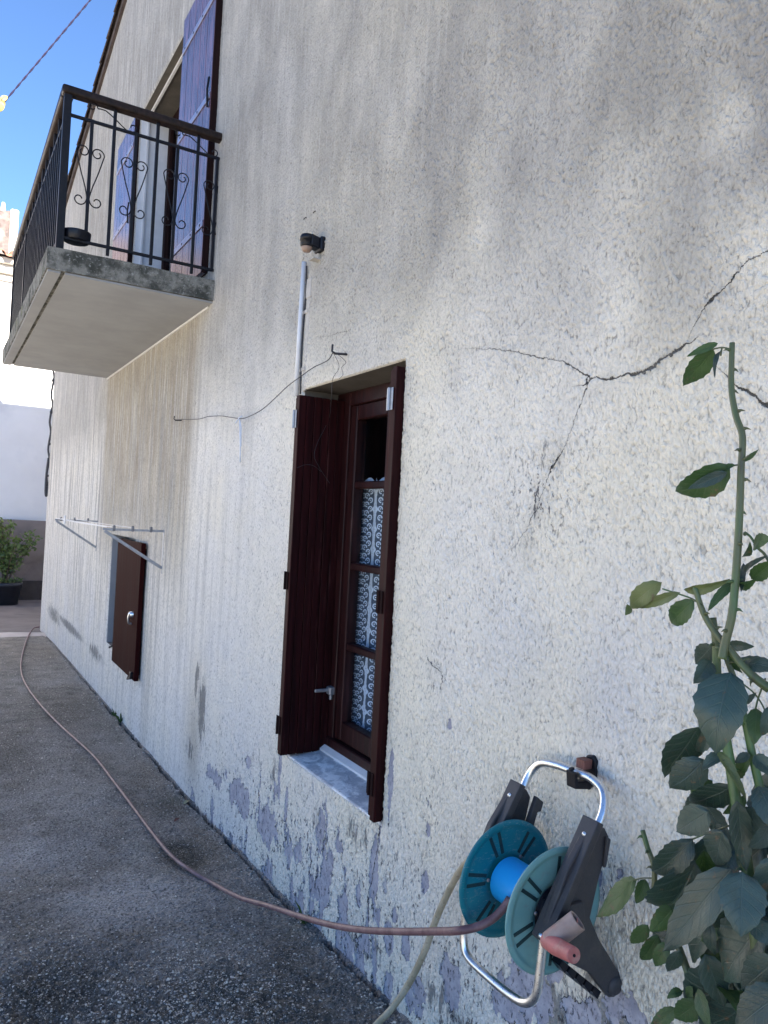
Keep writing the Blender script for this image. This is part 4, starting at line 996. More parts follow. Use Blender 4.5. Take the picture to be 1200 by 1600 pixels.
# ------------------------------------------------------------------ hose reel
rl = empty('hose_reel', (-.12, 1.17, .65), 'teal and blue plastic garden hose reel with aluminium tube frame hung on the wall', 'hose reel')
CXr, CZr = -.146, .802; FACE = -1
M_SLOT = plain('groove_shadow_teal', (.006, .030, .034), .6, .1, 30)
def flange(y, outward, mat, R0=.122, phase=0.0):
    """ribbed disc; outward = -1 towards the viewer side, +1 away"""
    N = 180; rings = [.036, .044, .050, .056, .066, .078, .090, .102, .110, .114, .119, R0]
    bm = bmesh.new(); V = {}
    def rel(r, th):
        z = 0.0
        k = (th+phase)/(2*math.pi)*12; fr = abs((k % 1.0)-.5); idx = int(k) % 12
        if False:
            ang = (th+phase) % (2*math.pi/6); dc = min(abs(ang-.30), abs(ang-.52))*r
            if dc < .0042: z = -.0065
        if r > .112: z = .004
        if r > .1185: z = .0005
        if r < .052: z = -.004
        return z
    for s in (0, 1):
        for i, r in enumerate(rings):
            for t in range(N):
                th = 2*math.pi*t/N; z = rel(r, th)
                off = (z if s == 0 else z*.7-.0035)
                V[(s, i, t)] = bm.verts.new((CXr+r*math.cos(th), y+outward*off, CZr+r*math.sin(th)))
    for s in (0, 1):
        for i in range(len(rings)-1):
            for t in range(N):
                q = [V[(s, i, t)], V[(s, i, (t+1) % N)], V[(s, i+1, (t+1) % N)], V[(s, i+1, t)]]; bm.faces.new(q if s else q[::-1])
    for t in range(N):
        for i in (0, len(rings)-1): bm.faces.new((V[(0, i, t)], V[(0, i, (t+1) % N)], V[(1, i, (t+1) % N)], V[(1, i, t)]))
    bmesh.ops.recalc_face_normals(bm, faces=bm.faces)
    o = link('flange', bm, mat, rl, True)
    bm = bmesh.new()
    for k in range(6):
        for da in (-.13, .13):
            th = phase+k*math.pi/3; c_, s_ = math.cos(th), math.sin(th)
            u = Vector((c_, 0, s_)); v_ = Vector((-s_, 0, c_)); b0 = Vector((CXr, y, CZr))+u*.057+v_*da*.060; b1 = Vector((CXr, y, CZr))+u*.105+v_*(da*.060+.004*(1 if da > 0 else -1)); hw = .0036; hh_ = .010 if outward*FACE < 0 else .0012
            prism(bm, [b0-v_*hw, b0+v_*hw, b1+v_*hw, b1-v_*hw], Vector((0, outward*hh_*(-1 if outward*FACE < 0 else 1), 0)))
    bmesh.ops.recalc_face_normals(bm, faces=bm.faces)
    link('rib', bm, M_DISC2 if outward*FACE < 0 else M_SLOT, o)  # viewer side: raised dark strips carry the shade of recessed slots
    return o
f1 = flange(1.098, -1, M_DISC1, .123, .35); tag(f1, 'dusty teal flange facing the viewer')
f2 = flange(1.245, -1, M_DISC2, .123, .9); tag(f2, 'deep teal flange nearer the window')
# drum: a wide shell with an opening where the hose comes out
bm = bmesh.new(); N = 64; r1, r2 = .047, .043
ring = []
for t in range(N+1):
    th = R(-60)+R(292)*t/N
    ring.append([bm.verts.new((CXr+r*math.cos(th), yv, CZr+r*math.sin(th))) for r, yv in ((r1, 1.104), (r1, 1.241), (r2, 1.241), (r2, 1.104))])
for p_, q_ in zip(ring[:-1], ring[1:]):
    for k in range(4): bm.faces.new((p_[k], p_[(k+1) % 4], q_[(k+1) % 4], q_[k]))
bm.faces.new(ring[0]); bm.faces.new(ring[-1][::-1]); bmesh.ops.recalc_face_normals(bm, faces=bm.faces)
link('drum', bm, M_DRUM, rl, False)
bm = bmesh.new(); tube(bm, [(CXr, 1.072, CZr), (CXr, 1.27, CZr)], .026, 24); link('hub', bm, M_BLACKP, rl, True)
bm = bmesh.new(); lathe(bm, [(.052, 0), (.034, .0), (.034, -.006), (.044, -.012), (.046, -.004)], (CXr, 1.098, CZr), 'Y', 36, True)
for k in range(8):
    th = k*math.pi/4; box(bm, (CXr+.034, -.002, CZr-.002), (CXr+.048, .002, CZr+.002), 0, Matrix.Translation((0, 1.094, 0)) @ Matrix.Translation((CXr, 0, CZr)) @ Matrix.Rotation(th, 4, 'Y') @ Matrix.Translation((-CXr, 0, -CZr)))
link('bearing', bm, M_BLACKP, rl)
# side panels
def panel(y0, y1, poly, name='side_panel'):
    bm = bmesh.new(); prism(bm, [(x, y0, z) for x, z in poly], (0, y1-y0, 0)); bmesh.ops.recalc_face_normals(bm, faces=bm.faces)
    return bev(link(name, bm, M_GREYP, rl), .003, 2)
outl = [(-.100, .988), (-.068, .968), (-.056, .950), (-.066, .905), (-.078, .875), (-.098, .800), (-.070, .752), (-.030, .700), (.0, .662), (-.004, .634), (-.018, .624), (-.034, .628), (-.090, .690), (-.140, .720), (-.200, .772), (-.218, .790), (-.205, .820), (-.165, .905)]
p1 = panel(1.050, 1.066, outl)
outl2 = [(x, z) for x, z in outl]
p2 = panel(1.280, 1.296, outl2)
# raised front spine of each panel, and bolts
for (ya, yb, pp) in ((1.036, 1.078, p1), (1.262, 1.298, p2)):
    bm = bmesh.new()
    prism(bm, [(-.103, ya, .992), (-.088, ya, .984), (-.198, ya, .790), (-.205, ya, .768), (-.224, ya, .785)], (0, yb-ya, 0)); bmesh.ops.recalc_face_normals(bm, faces=bm.faces)
    bev(link('spine', bm, M_GREYP, pp), .002, 2)
    bm = bmesh.new()
    for (x, z) in ((-.115, .963), (-.216, .790)): lathe(bm, [(0, -.004), (.004, -.0035), (.0055, 0)], (x-.003, (ya+yb)/2, z), 'X', 12)
    link('bolt', bm, M_ALU, pp, True)
# inner ribs, tab at the top, toothed strip on the lower foot
bm = bmesh.new(); prism(bm, [(-.070, 1.043, .955), (-.058, 1.043, .948), (-.068, 1.043, .895), (-.074, 1.043, .895)], (0, .006, 0)); prism(bm, [(-.172, 1.040, .842), (-.128, 1.040, .842), (-.120, 1.040, .80), (-.166, 1.040, .762), (-.196, 1.040, .782)], (0, .009, 0))
bev(link('rib', bm, M_GREYP, p1), .002)
bm = bmesh.new(); prism(bm, [(-.060, 1.255, .960), (-.040, 1.255, .945), (-.046, 1.255, .925), (-.056, 1.255, .925), (-.066, 1.255, .895), (-.085, 1.255, .900)], (0, .012, 0)); bev(link('tab', bm, M_GREYP, p2), .002)
bm = bmesh.new(); base = Vector((-.150, 0, .722)); dirv = Vector((.116, 0, -.094))
for k in range(5):
    t0 = k/5; a_ = base+dirv*t0; b_ = base+dirv*(t0+.16); nrm = Vector((-.63, 0, -.77))*.016
    prism(bm, [(a_.x, 1.067, a_.z), (b_.x, 1.067, b_.z), (b_.x+nrm.x, 1.067, b_.z+nrm.z), (a_.x+nrm.x*.7, 1.067, a_.z+nrm.z*.7)], (0, .022, 0))
bmesh.ops.recalc_face_normals(bm, faces=bm.faces); link('toothed_strip', bm, M_BLACKP, p1)
bm = bmesh.new(); lathe(bm, [(0, -.008), (.014, -.007), (.018, -.003), (.018, .0)], (-.020, 1.050, .648), 'Y', 24); link('foot_boss', bm, M_GREYP, p1, True)
# frame tubes
bm = bmesh.new()
tube(bm, catmull([(-.088, 1.057, .965), (-.066, 1.060, 1.000), (-.050, 1.078, 1.030), (-.045, 1.115, 1.043), (-.044, 1.160, 1.042), (-.045, 1.215, 1.040), (-.047, 1.262, 1.030), (-.055, 1.286, 1.003), (-.075, 1.290, .965)], 7), .0088, 14)
tb = link('handle_tube', bm, M_ALU, rl, True)
bm = bmesh.new()
tube(bm, catmull([(-.212, 1.057, .790), (-.216, 1.057, .735), (-.220, 1.060, .680), (-.222, 1.085, .650), (-.222, 1.13, .640), (-.222, 1.20, .638), (-.222, 1.262, .642), (-.222, 1.283, .665), (-.219, 1.288, .715), (-.214, 1.288, .780)], 7), .0085, 14)
link('foot_tube', bm, M_ALU, rl, True)
# crank: two hollow cylinders at a right angle
for f_, yy_ in ((f1, 1.0955), (f2, 1.2415)):
    for k in range(3):
        th = .9+k*2.1; bm = bmesh.new(); lathe(bm, [(0, -.003), (.003, -.0028), (.0042, 0)], (CXr+.053*math.cos(th), yy_, CZr+.053*math.sin(th)), 'Y', 10); link('screw', bm, M_STEELD, f_, True)
crank = bmesh.new(); p0 = hit(858, 1473, 1, 1.005); pe = hit(903, 1438, 1, .975)
dd = (pe-p0).normalized()
def hollow(bm, a, b, ro, ri, sides=24):
    a = Vector(a); b = Vector(b); T = (b-a).normalized(); N = T.orthogonal().normalized(); B = T.cross(N); rr = []
    for (c, r) in ((a, 0.0001), (a, ro), (b, ro), (b, ri), (b-T*.022, ri), (b-T*.022, .0001)): rr.append([bm.verts.new(c+(N*math.cos(t)+B*math.sin(t))*r) for t in np.linspace(0, 2*math.pi, sides, endpoint=False)])
    for p, q in zip(rr[:-1], rr[1:]):
        for k in range(sides): bm.faces.new((p[k], p[(k+1) % sides], q[(k+1) % sides], q[k]))
hollow(crank, p0, pe, .0185, .0150, 40); cr = link('crank', crank, M_PINKD, rl, False); bev(cr, .001)
bm = bmesh.new(); q_ = pe-dd*.012; n_ = dd.orthogonal().normalized(); b_ = dd.cross(n_)
prism(bm, [q_-n_*.0133-b_*.0009, q_+n_*.0133-b_*.0009, q_+n_*.0133+b_*.0009, q_-n_*.0133+b_*.0009], dd*.011); link('web', bm, M_RED, cr)
bm = bmesh.new(); g1 = hit(897, 1493, 1, .930)
tube(bm, [p0+Vector((0, .006, .002)), p0.lerp(g1, .3), p0.lerp(g1, .97), g1], [.0150, .0155, .0135, .0130], 32); bev(link('grip', bm, M_RED, cr, False), .0012, 2)
bm = bmesh.new(); gd = (g1-p0).normalized(); tube(bm, [g1+gd*.0002, g1+gd*.0010], .0028, 12); link('grip_hole', bm, M_BLACKP, cr)  # black disc on the end, painted for the dark of a hole
bm = bmesh.new(); tube(bm, [(CXr, 1.055, CZr), pe+Vector((-.01, .01, -.005))], .013, 16); link('axle', bm, M_GREYP, rl, True)
# wall hook that carries the reel
wh = empty('reel_hook', (0, 1.165, 1.04), 'black plastic wall hook with a rust brown wedge holding the top of the hose reel', 'hook')
bm = bmesh.new(); prism(bm, [(-.001, 1.128, 1.02), (-.001, 1.128, 1.075), (-.001, 1.140, 1.088), (-.001, 1.160, 1.084), (-.001, 1.170, 1.07), (-.001, 1.170, .998), (-.001, 1.150, .995)], (-.014, 0, 0)); bmesh.ops.recalc_face_normals(bm, faces=bm.faces); bev(link('plate', bm, M_BLACKP, wh), .003, 2)
bm = bmesh.new()
prism(bm, [(-.014, 1.140, 1.000), (-.060, 1.140, 1.008), (-.064, 1.140, 1.050), (-.055, 1.140, 1.050), (-.053, 1.140, 1.026), (-.014, 1.140, 1.020)], (0, .032, 0)); prism(bm, [(-.055, 1.151, 1.051), (-.066, 1.151, 1.051), (-.066, 1.151, 1.058), (-.055, 1.151, 1.060)], (0, .01, 0))
bmesh.ops.recalc_face_normals(bm, faces=bm.faces); bev(link('arm', bm, M_BLACKP, wh), .002)
bm = bmesh.new()
for k in range(4): box(bm, (-.040, 1.138+k*.0075, 1.054), (-.016, 1.1445+k*.0075, 1.078), .001)
link('wedge', bm, M_BRICK, wh)

for o_ in wh.children: o_.data.transform(Matrix.Translation((0, 1.155, 1.038)) @ Matrix.Diagonal((1, .82, .82, 1)) @ Matrix.Translation((0, -1.155, -1.038)))
# ------------------------------------------------------------------ hoses
def wobble(pts, amp=.006):
    return [p+Vector((mnoise.noise(p*5+Vector((3, 0, 0))), mnoise.noise(p*5), 0))*amp for p in pts]
hp = []
for (x, y) in ((62, 981), (52, 984), (42, 1000), (34, 1030), (34, 1055), (45, 1080), (66, 1107), (92, 1135), (120, 1160), (148, 1187), (178, 1225), (205, 1263), (240, 1310), (270, 1343), (300, 1368), (335, 1388)):
    p = ghit(x, y); hp.append(p+Vector((0, 0, .014)))
gx = hp[-1].x
for (x, y, xx) in ((375, 1402, -.238), (420, 1416, -.242), (470, 1432, -.246), (520, 1445, -.251), (570, 1453, -.258), (625, 1456, -.268), (680, 1457, -.283), (712, 1455, 1.225), (742, 1449, 1.20), (768, 1437, 1.185), (786, 1420, 1.175), (797, 1404, 1.17)):
    p = (ghit(x, y)+Vector((0, 0, .014))) if xx is None else (hit(x, y, 1, xx) if xx > 0 else hit(x, y, 0, xx)); hp.append(p)
bm = bmesh.new(); tube(bm, catmull(wobble(hp[:-3], .006)+hp[-3:], 8), .0082, 12)
tag(link('pink_hose', bm, M_HOSEP, None, True), 'long dusty pink garden hose snaking along the driveway up to the reel drum', 'hose')
hb = [Vector((-.10, 1.262, .80)), Vector((-.085, 1.275, .86)), Vector((-.07, 1.33, .885))]+[hit(x, y, 0, xx) for x, y, xx in ((726, 1352, -.05), (700, 1395, -.045), (680, 1440, -.05), (664, 1485, -.06), (640, 1535, -.08), (612, 1576, -.11))]
p = hit(585, 1605, 0, -.14); hb.append(p); hb.append(Vector((-.22, p.y-.04, float(gz(p.y))+.012))); hb.append(Vector((-.45, p.y-.22, float(gz(p.y))+.012))); hb.append(Vector((-.8, p.y-.5, float(gz(p.y-.5))+.012)))
bm = bmesh.new(); tube(bm, catmull(hb, 8), .0088, 12); tag(link('beige_hose', bm, M_HOSEB, None, True), 'short beige garden hose hanging from behind the reel down to the ground', 'hose')

# ------------------------------------------------------------------ rose bush in the foreground
rose = empty('rose_bush', (-.35, .62, .18), 'tall rose bush with thorny green canes and dark leaves beside the hose reel', 'rose bush')
def rp(x, y, xp): return hit(x, y, 0, xp)
def leaf_mesh(bm, uvl, rl_, base, tip, wr, curl=.15, twist=0.0, fold=.25, nrm=None, rnd=.5, serr=True):
    base = Vector(base); tip = Vector(tip); ax = tip-base; Ln = ax.length
    if Ln < 1e-4: return
    u = ax/Ln; toC = (EYE-base).normalized() if nrm is None else Vector(nrm)
    n = (toC-u*toC.dot(u)); n = n.normalized() if n.length > 1e-3 else u.orthogonal().normalized()
    n = (Matrix.Rotation(twist, 3, u) @ n); s = u.cross(n)
    NV, NU = 12, 6; g = []
    for j in range(NV+1):
        t = j/NV; w_ = wr*Ln*.5*(math.sin(math.pi*min(1, t**.78))**.75)*(1.0-.12*t)
        if j in (0, NV): w_ = 0
        c = base+ax*t+n*(-curl*Ln*(t-.5)**2*1.6+curl*Ln*.4); row = []
        for i in range(NU+1):
            k = (i/NU)*2-1; ww = w_*k
            if serr and abs(k) == 1 and 0 < j < NV: ww *= (1.05 if j % 2 else .95)
            hgt_ = fold*abs(ww)*(1)-.12*Ln*k*k*wr*.5+math.sin(t*9+k*2+rnd*10)*Ln*.012
            row.append((bm.verts.new(c+s*ww+n*hgt_), k, t))
        g.append(row)
    for j in range(NV):
        for i in range(NU):
            q = [g[j][i], g[j][i+1], g[j+1][i+1], g[j+1][i]]
            f = bm.faces.new([a[0] for a in q]); f.smooth = True
            for lp, a in zip(f.loops, q): lp[uvl].uv = (a[1], a[2])
    for row in g:
        for a in row: a[0][rl_] = rnd
def new_leaf_bm():
    bm = bmesh.new(); return bm, bm.loops.layers.uv.new('UVMap'), bm.verts.layers.float.new('leafrand')
canes = [([(1144, 536), (1143, 570), (1143, 610), (1150, 650), (1160, 682), (1158, 730), (1156, 790), (1153, 850), (1148, 920), (1143, 965), (1133, 1005), (1128, 1030)], (-.36, -.40), (.0041, .0064)),
         ([(1085, 915), (1098, 955), (1115, 985), (1140, 1015), (1165, 1045), (1195, 1070), (1230, 1090)], (-.40, -.38), (.0042, .0062)),
         ([(1114, 965), (1118, 1000), (1120, 1040), (1122, 1085), (1135, 1160), (1150, 1250), (1165, 1340), (1180, 1450), (1190, 1560), (1195, 1700), (1195, 1900)], (-.38, -.36), (.005, .011)),
         ([(1132, 1020), (1150, 1070), (1165, 1130), (1180, 1200), (1195, 1260), (1215, 1340), (1235, 1500), (1240, 1800)], (-.36, -.33), (.004, .009)),
         ([(1004, 1297), (1012, 1325), (1022, 1355), (1022, 1395)], (-.30, -.30), (.0042, .0048)),
         ([(1022, 1390), (1045, 1440), (1068, 1500), (1085, 1550), (1102, 1600), (1120, 1700), (1150, 1900)], (-.30, -.33), (.0048, .0085)),
         ([(1155, 780), (1168, 872), (1190, 890), (1215, 920)], (-.37, -.36), (.0015, .0022)),
         ([(1200, 1080), (1178, 1062), (1160, 1040)], (-.37, -.38), (.003, .004))]
canes[6] = ([(1162, 832), (1172, 838), (1184, 856), (1196, 868), (1212, 900)], (-.37, -.36), (.0016, .0022))
random.seed(11)
for pts, (xa, xb), rr in canes:
    rr = (rr[0]*.86, rr[1]*.86); n = len(pts); P = [rp(x, y, xa+(xb-xa)*i/(n-1)) for i, (x, y) in enumerate(pts)]
    bm = bmesh.new(); C_ = catmull(P, 6); tube(bm, C_, list(rr), 10)
    step = 5 if rr[1] > .003 else 100
    for i in range(2, len(C_)-2, step):
        t = (C_[i+1]-C_[i-1]).normalized(); an = random.uniform(0, 6.28) if random.random() < .4 else random.choice((0, math.pi))+random.uniform(-.5, .5)
        sd = (ROT @ Vector((1, 0, 0))); sd = (sd-t*sd.dot(t)).normalized(); o_ = (Matrix.Rotation(an, 3, t) @ sd); r0 = rr[0]+(rr[1]-rr[0])*i/len(C_)
        tube(bm, [C_[i]+o_*r0*.7, C_[i]+o_*(r0+.0035)-t*.0004, C_[i]+o_*(r0+.0078)+t*.0022], [.0030, .0015, .0002], 6)
    link('cane', bm, M_CANE, rose, True)
def stemlet(bm, pts, xp, r=.0011): tube(bm, catmull([rp(x, y, xp) for x, y in pts], 4), r, 6)
bm = bmesh.new()
for pts, xp in (([(1143, 546), (1128, 543), (1112, 546)], -.36), ([(1128, 543), (1126, 556)], -.36), ([(1158, 726), (1145, 728), (1130, 738)], -.38), ([(1158, 720), (1170, 712)], -.38), ([(1098, 945), (1080, 935), (1060, 928), (1035, 920)], -.40), ([(1098, 945), (1084, 938)], -.40), ([(1145, 912), (1160, 905)], -.38),
                ([(1025, 1372), (1005, 1372), (990, 1375)], -.30), ([(1052, 1470), (1030, 1462), (1010, 1450)], -.30), ([(1090, 1560), (1075, 1545), (1065, 1550)], -.31), ([(1092, 1142), (1112, 1130), (1125, 1110)], -.37), ([(1196, 1060), (1185, 1090), (1180, 1110)], -.36), ([(1160, 1068), (1180, 1085), (1195, 1110), (1200, 1140)], -.37), ([(1080, 1312), (1110, 1300), (1140, 1290)], -.35)):
    stemlet(bm, pts, xp)
link('leaf_stalk', bm, M_CANE, rose, True)
GL, YL, DL = 'g', 'y', 'd'
LV = [((1122, 536), (1073, 557), .30, GL, -.36), ((1114, 546), (1067, 603), .46, GL, -.36), ((1126, 548), (1117, 591), .16, DL, -.36),
      ((1140, 728), (1055, 768), .62, GL, -.385), ((1136, 738), (1075, 764), .34, DL, -.392), ((1155, 722), (1186, 702), .34, GL, -.38), ((1148, 726), (1112, 738), .30, GL, -.39),
      ((1068, 922), (1141, 905), .26, YL, -.40), ((1062, 926), (998, 950), .20, YL, -.40), ((1032, 910), (984, 950), .40, YL, -.40), ((984, 946), (977, 961), .5, YL, -.40), ((1084, 938), (1049, 975), .50, GL, -.40), ((1148, 908), (1106, 954), .32, GL, -.375),
      ((1150, 912), (1182, 905), .4, GL, -.37), ((1162, 900), (1200, 868), .18, DL, -.36), ((1174, 905), (1212, 876), .5, GL, -.365), ((1177, 852), (1205, 842), .5, GL, -.365), ((1160, 870), (1172, 846), .35, GL, -.37), ((1162, 880), (1158, 925), .2, DL, -.36),
      ((1138, 1008), (1178, 1010), .38, DL, -.37), ((1112, 1010), (1086, 1038), .6, DL, -.38), ((1110, 1032), (1084, 1068), .70, DL, -.385), ((1150, 1034), (1225, 1045), .34, DL, -.375), ((1135, 1015), (1160, 1052), .4, GL, -.36),
      ((1142, 1050), (1118, 1178), .66, DL, -.40), ((1155, 1100), (1182, 1082), .4, DL, -.38), ((1092, 1138), (1038, 1215), .50, DL, -.38), ((1118, 1142), (1086, 1172), .6, DL, -.375), ((1100, 1188), (1046, 1232), .78, DL, -.385), ((1182, 1106), (1178, 1164), .52, GL, -.37), ((1200, 1105), (1190, 1150), .5, DL, -.38),
      ((1120, 1172), (1166, 1248), .26, YL, -.385), ((1140, 1180), (1095, 1205), .5, DL, -.37), ((1172, 1178), (1148, 1192), .6, DL, -.36), ((1142, 1228), (1076, 1252), .50, DL, -.37), ((1112, 1220), (1080, 1245), .6, GL, -.36), ((1106, 1268), (1056, 1300), .74, DL, -.385), ((1128, 1298), (1118, 1353), .80, DL, -.39), ((1152, 1252), (1166, 1362), .34, DL, -.40),
      ((1082, 1312), (1019, 1362), .46, DL, -.37), ((1086, 1350), (1028, 1416), .78, DL, -.36), ((1142, 1358), (1036, 1487), .36, DL, -.395), ((1160, 1362), (1158, 1464), .84, DL, -.40), ((1195, 1438), (1130, 1532), .72, DL, -.36), ((1054, 1416), (1016, 1456), .74, GL, -.35), ((1008, 1374), (994, 1412), .62, GL, -.31), ((992, 1374), (930, 1432), .36, GL, -.30),
      ((1012, 1446), (985, 1474), .50, GL, -.31), ((1028, 1462), (1001, 1500), .52, GL, -.315), ((1044, 1472), (1023, 1510), .52, GL, -.32), ((1062, 1486), (1042, 1518), .40, DL, -.33), ((1112, 1444), (1117, 1492), .55, DL, -.37), ((1102, 1492), (1132, 1574), .60, DL, -.37), ((1066, 1548), (1042, 1560), .55, GL, -.32), ((1090, 1566), (1054, 1592), .72, GL, -.33), ((1056, 1576), (1016, 1604), .42, GL, -.33),
      ((1082, 1542), (1074, 1562), .55, GL, -.33), ((1212, 1500), (1158, 1546), .62, DL, -.39), ((1225, 1548), (1148, 1608), .62, DL, -.40), ((1185, 1228), (1212, 1300), .7, DL, -.385), ((1178, 1262), (1162, 1330), .62, DL, -.36), ((1200, 1290), (1170, 1325), .8, DL, -.38), ((1205, 1340), (1188, 1400), .7, DL, -.37), ((1120, 1390), (1085, 1440), .6, DL, -.35), ((1100, 1330), (1090, 1385), .6, GL, -.34),
      ((1128, 1545), (1165, 1600), .62, GL, -.345), ((1090, 1545), (1110, 1610), .5, GL, -.34), ((1178, 1180), (1215, 1215), .5, DL, -.36), ((1150, 1215), (1175, 1180), .4, GL, -.35), ((1165, 1245), (1130, 1272), .6, GL, -.34), ((1140, 1440), (1095, 1470), .6, GL, -.34), ((1172, 1440), (1215, 1480), .7, DL, -.37)]
random.seed(4)
for _ in range(95):                             # leaves deeper in the bush
    x = random.uniform(1075, 1290); lo = 1190 if x > 1150 else 1240
    y = random.uniform(lo, 1700)
    if x < 1110 and y > 1500: continue
    an = random.uniform(math.pi*.2, math.pi*.95); l_ = random.uniform(55, 95); xp = random.uniform(-.33, -.24)
    LV.append(((x, y), (x+l_*math.cos(an), y+l_*math.sin(an)), random.uniform(.5, .8), random.choice((DL, DL, DL, DL, GL)), xp))
for kind, mt in ((GL, M_LEAFG), (YL, M_LEAFY), (DL, M_LEAF)):
    bm, ul, rl_ = new_leaf_bm()
    for (b_, t_, wr, k, xp) in LV:
        if k != kind: continue
        B_ = rp(b_[0], b_[1], xp); T_ = rp(t_[0], t_[1], xp+random.uniform(-.03, .02))
        leaf_mesh(bm, ul, rl_, B_, T_, wr*.95, random.uniform(-.1, .45), random.uniform(-.75, .75), random.uniform(.05, .6), None, random.random())
    link('foliage', bm, mt, rose, False)

# ------------------------------------------------------------------ across the street
nh = empty('white_house', (0, 14.6, -.1), 'sunlit white limewashed house across the street with cream cornice and tiled eave', 'house')
YF = 14.6
bm = bmesh.new(); quad(bm, (-9, YF, -.3), (12, YF, -.3), (12, YF, 5.34), (-9, YF, 5.34)); box(bm, (-9, YF+.02, -.3), (12, YF+6, 5.2)); link('wall', bm, M_FARW, nh)
bm = bmesh.new()
for (z0, z1, o_) in ((5.34, 5.45, .05), (5.452, 5.60, .12), (5.602, 5.70, .20)): box(bm, (-9, YF-o_, z0), (12, YF+.3, z1), .01)
link('cornice', bm, M_CORN, nh)
bm = bmesh.new()
for i in range(90):
    x = -9+i*.235
    for (cx_, up, zo) in ((x, 1, 0.0), (x+.117, -1, .012)):
        rows = []
        for (y, z) in ((YF-.34, 5.72), (YF+.6, 6.02)):
            rows.append([bm.verts.new((cx_+.068*math.cos(t), y, z+zo+up*.055*math.sin(t))) for t in np.linspace(0, math.pi, 7)]); rows.append([bm.verts.new((cx_+.054*math.cos(t), y, z+zo+up*.043*math.sin(t))) for t in np.linspace(0, math.pi, 7)])
        for q in range(6):
            bm.faces.new((rows[0][q], rows[0][q+1], rows[2][q+1], rows[2][q])); bm.faces.new((rows[1][q], rows[3][q], rows[3][q+1], rows[1][q+1])); bm.faces.new((rows[0][q], rows[1][q], rows[1][q+1], rows[0][q+1]))
link('roof_tile', bm, M_TILE, nh, True)
bm = bmesh.new(); quad(bm, (-9, YF-.2, 5.70), (12, YF-.2, 5.70), (12, YF+.62, 5.98), (-9, YF+.62, 5.98)); link('roof', bm, M_TILED, nh)
bk = empty('stone_building', (-.5, 15.3, 5.9), 'taller rough stone gable wall with pale coping pegs rising behind the tiled eave', 'building')
bm = bmesh.new(); rough_box(bm, (-9, 15.3, 5.0), (-.38, 17.5, 6.78), (60, 4, 12), .05); link('wall', bm, M_STONE, bk)
bm = bmesh.new()
for x in (-.50, -.92, -2.1): tube(bm, [(x, 15.45, 6.72), (x, 15.45, 6.86), (x, 15.45, 6.98)], [.05, .045, .025], 10)
link('coping_peg', bm, M_CORN, bk, True)
bm = bmesh.new(); box(bm, (-.385, 15.25, 5.9), (-.25, 15.5, 6.84), .02); link('corner_stone', bm, M_CORN, bk)
# low brown wall and dark foot
lw = empty('low_wall', (0, 14.35, -.12), 'low brown rendered wall with a dark stained foot behind the potted bush', 'wall')
bm = bmesh.new(); rough_box(bm, (-6, 14.36, -.25), (4.5, 14.58, 1.24), (50, 2, 10), .01); link('body', bm, M_LOWW, lw)
bm = bmesh.new(); rough_box(bm, (-6, 14.335, -.25), (4.5, 14.357, .20), (50, 1, 3), .006); link('footing', bm, plain('damp_foot', (.045, .036, .034), .85, .25, 5, .4), lw)
# potted bush
pb = empty('potted_bush', (-.33, 13.75, -.12), 'leafy light green bush in a big black pot against the low brown wall', 'potted plant')
pc = Vector((-.235, 13.75, -.125))
bm = bmesh.new(); lathe(bm, [(0, 0), (.205, 0), (.245, .30), (.265, .30), (.265, .36), (.240, .36), (.235, .33), (0, .33)], pc, 'Z', 36); link('pot', bm, M_POT, pb, True)
bm = bmesh.new(); lathe(bm, [(0, .345), (.22, .335)], pc, 'Z', 24); link('soil', bm, M_SOIL, pb)
bm = bmesh.new(); tips = []
random.seed(21)
for k in range(15):
    an = random.uniform(0, 6.28); sp = random.uniform(.08, .46); hh = random.uniform(.40, 1.0)*(1.15-sp*.6); d_ = Vector((math.cos(an), math.sin(an)*.6, 0))
    P = [pc+Vector((0, 0, .33))+d_*.04, pc+d_*sp*.35+Vector((0, 0, .33+hh*.4)), pc+d_*sp*.8+Vector((0, 0, .33+hh*.8)), pc+d_*sp+Vector((0, 0, .33+hh))]
    C_ = catmull(P, 5); tube(bm, C_, [.009, .003], 6); tips += C_[4:]
link('stem', bm, M_TWIG, pb, True)
bm, ul, rl_ = new_leaf_bm()
for k in range(1100):
    c_ = random.choice(tips)+Vector((random.gauss(0, .045), random.gauss(0, .045), random.gauss(0, .04))); d_ = Vector((random.gauss(0, 1), random.gauss(0, 1), random.gauss(.1, .7))).normalized()*random.uniform(.045, .085)
    leaf_mesh(bm, ul, rl_, c_, c_+d_, .55, .1, random.uniform(-1.2, 1.2), .2, Vector((random.gauss(0, .6), -.4, 1)).normalized(), random.random(), False)
for k in range(160):
    an = random.uniform(0, 6.28); rr = random.uniform(.05, .27); c_ = pc+Vector((rr*math.cos(an), rr*math.sin(an), .35+random.uniform(0, .06)))
    d_ = Vector((random.gauss(0, 1), random.gauss(0, 1), .8)).normalized()*.05; leaf_mesh(bm, ul, rl_, c_, c_+d_, .5, .1, random.uniform(-1, 1), .2, Vector((0, -.4, 1)).normalized(), 0.0, False)
link('foliage', bm, M_BUSH, pb)
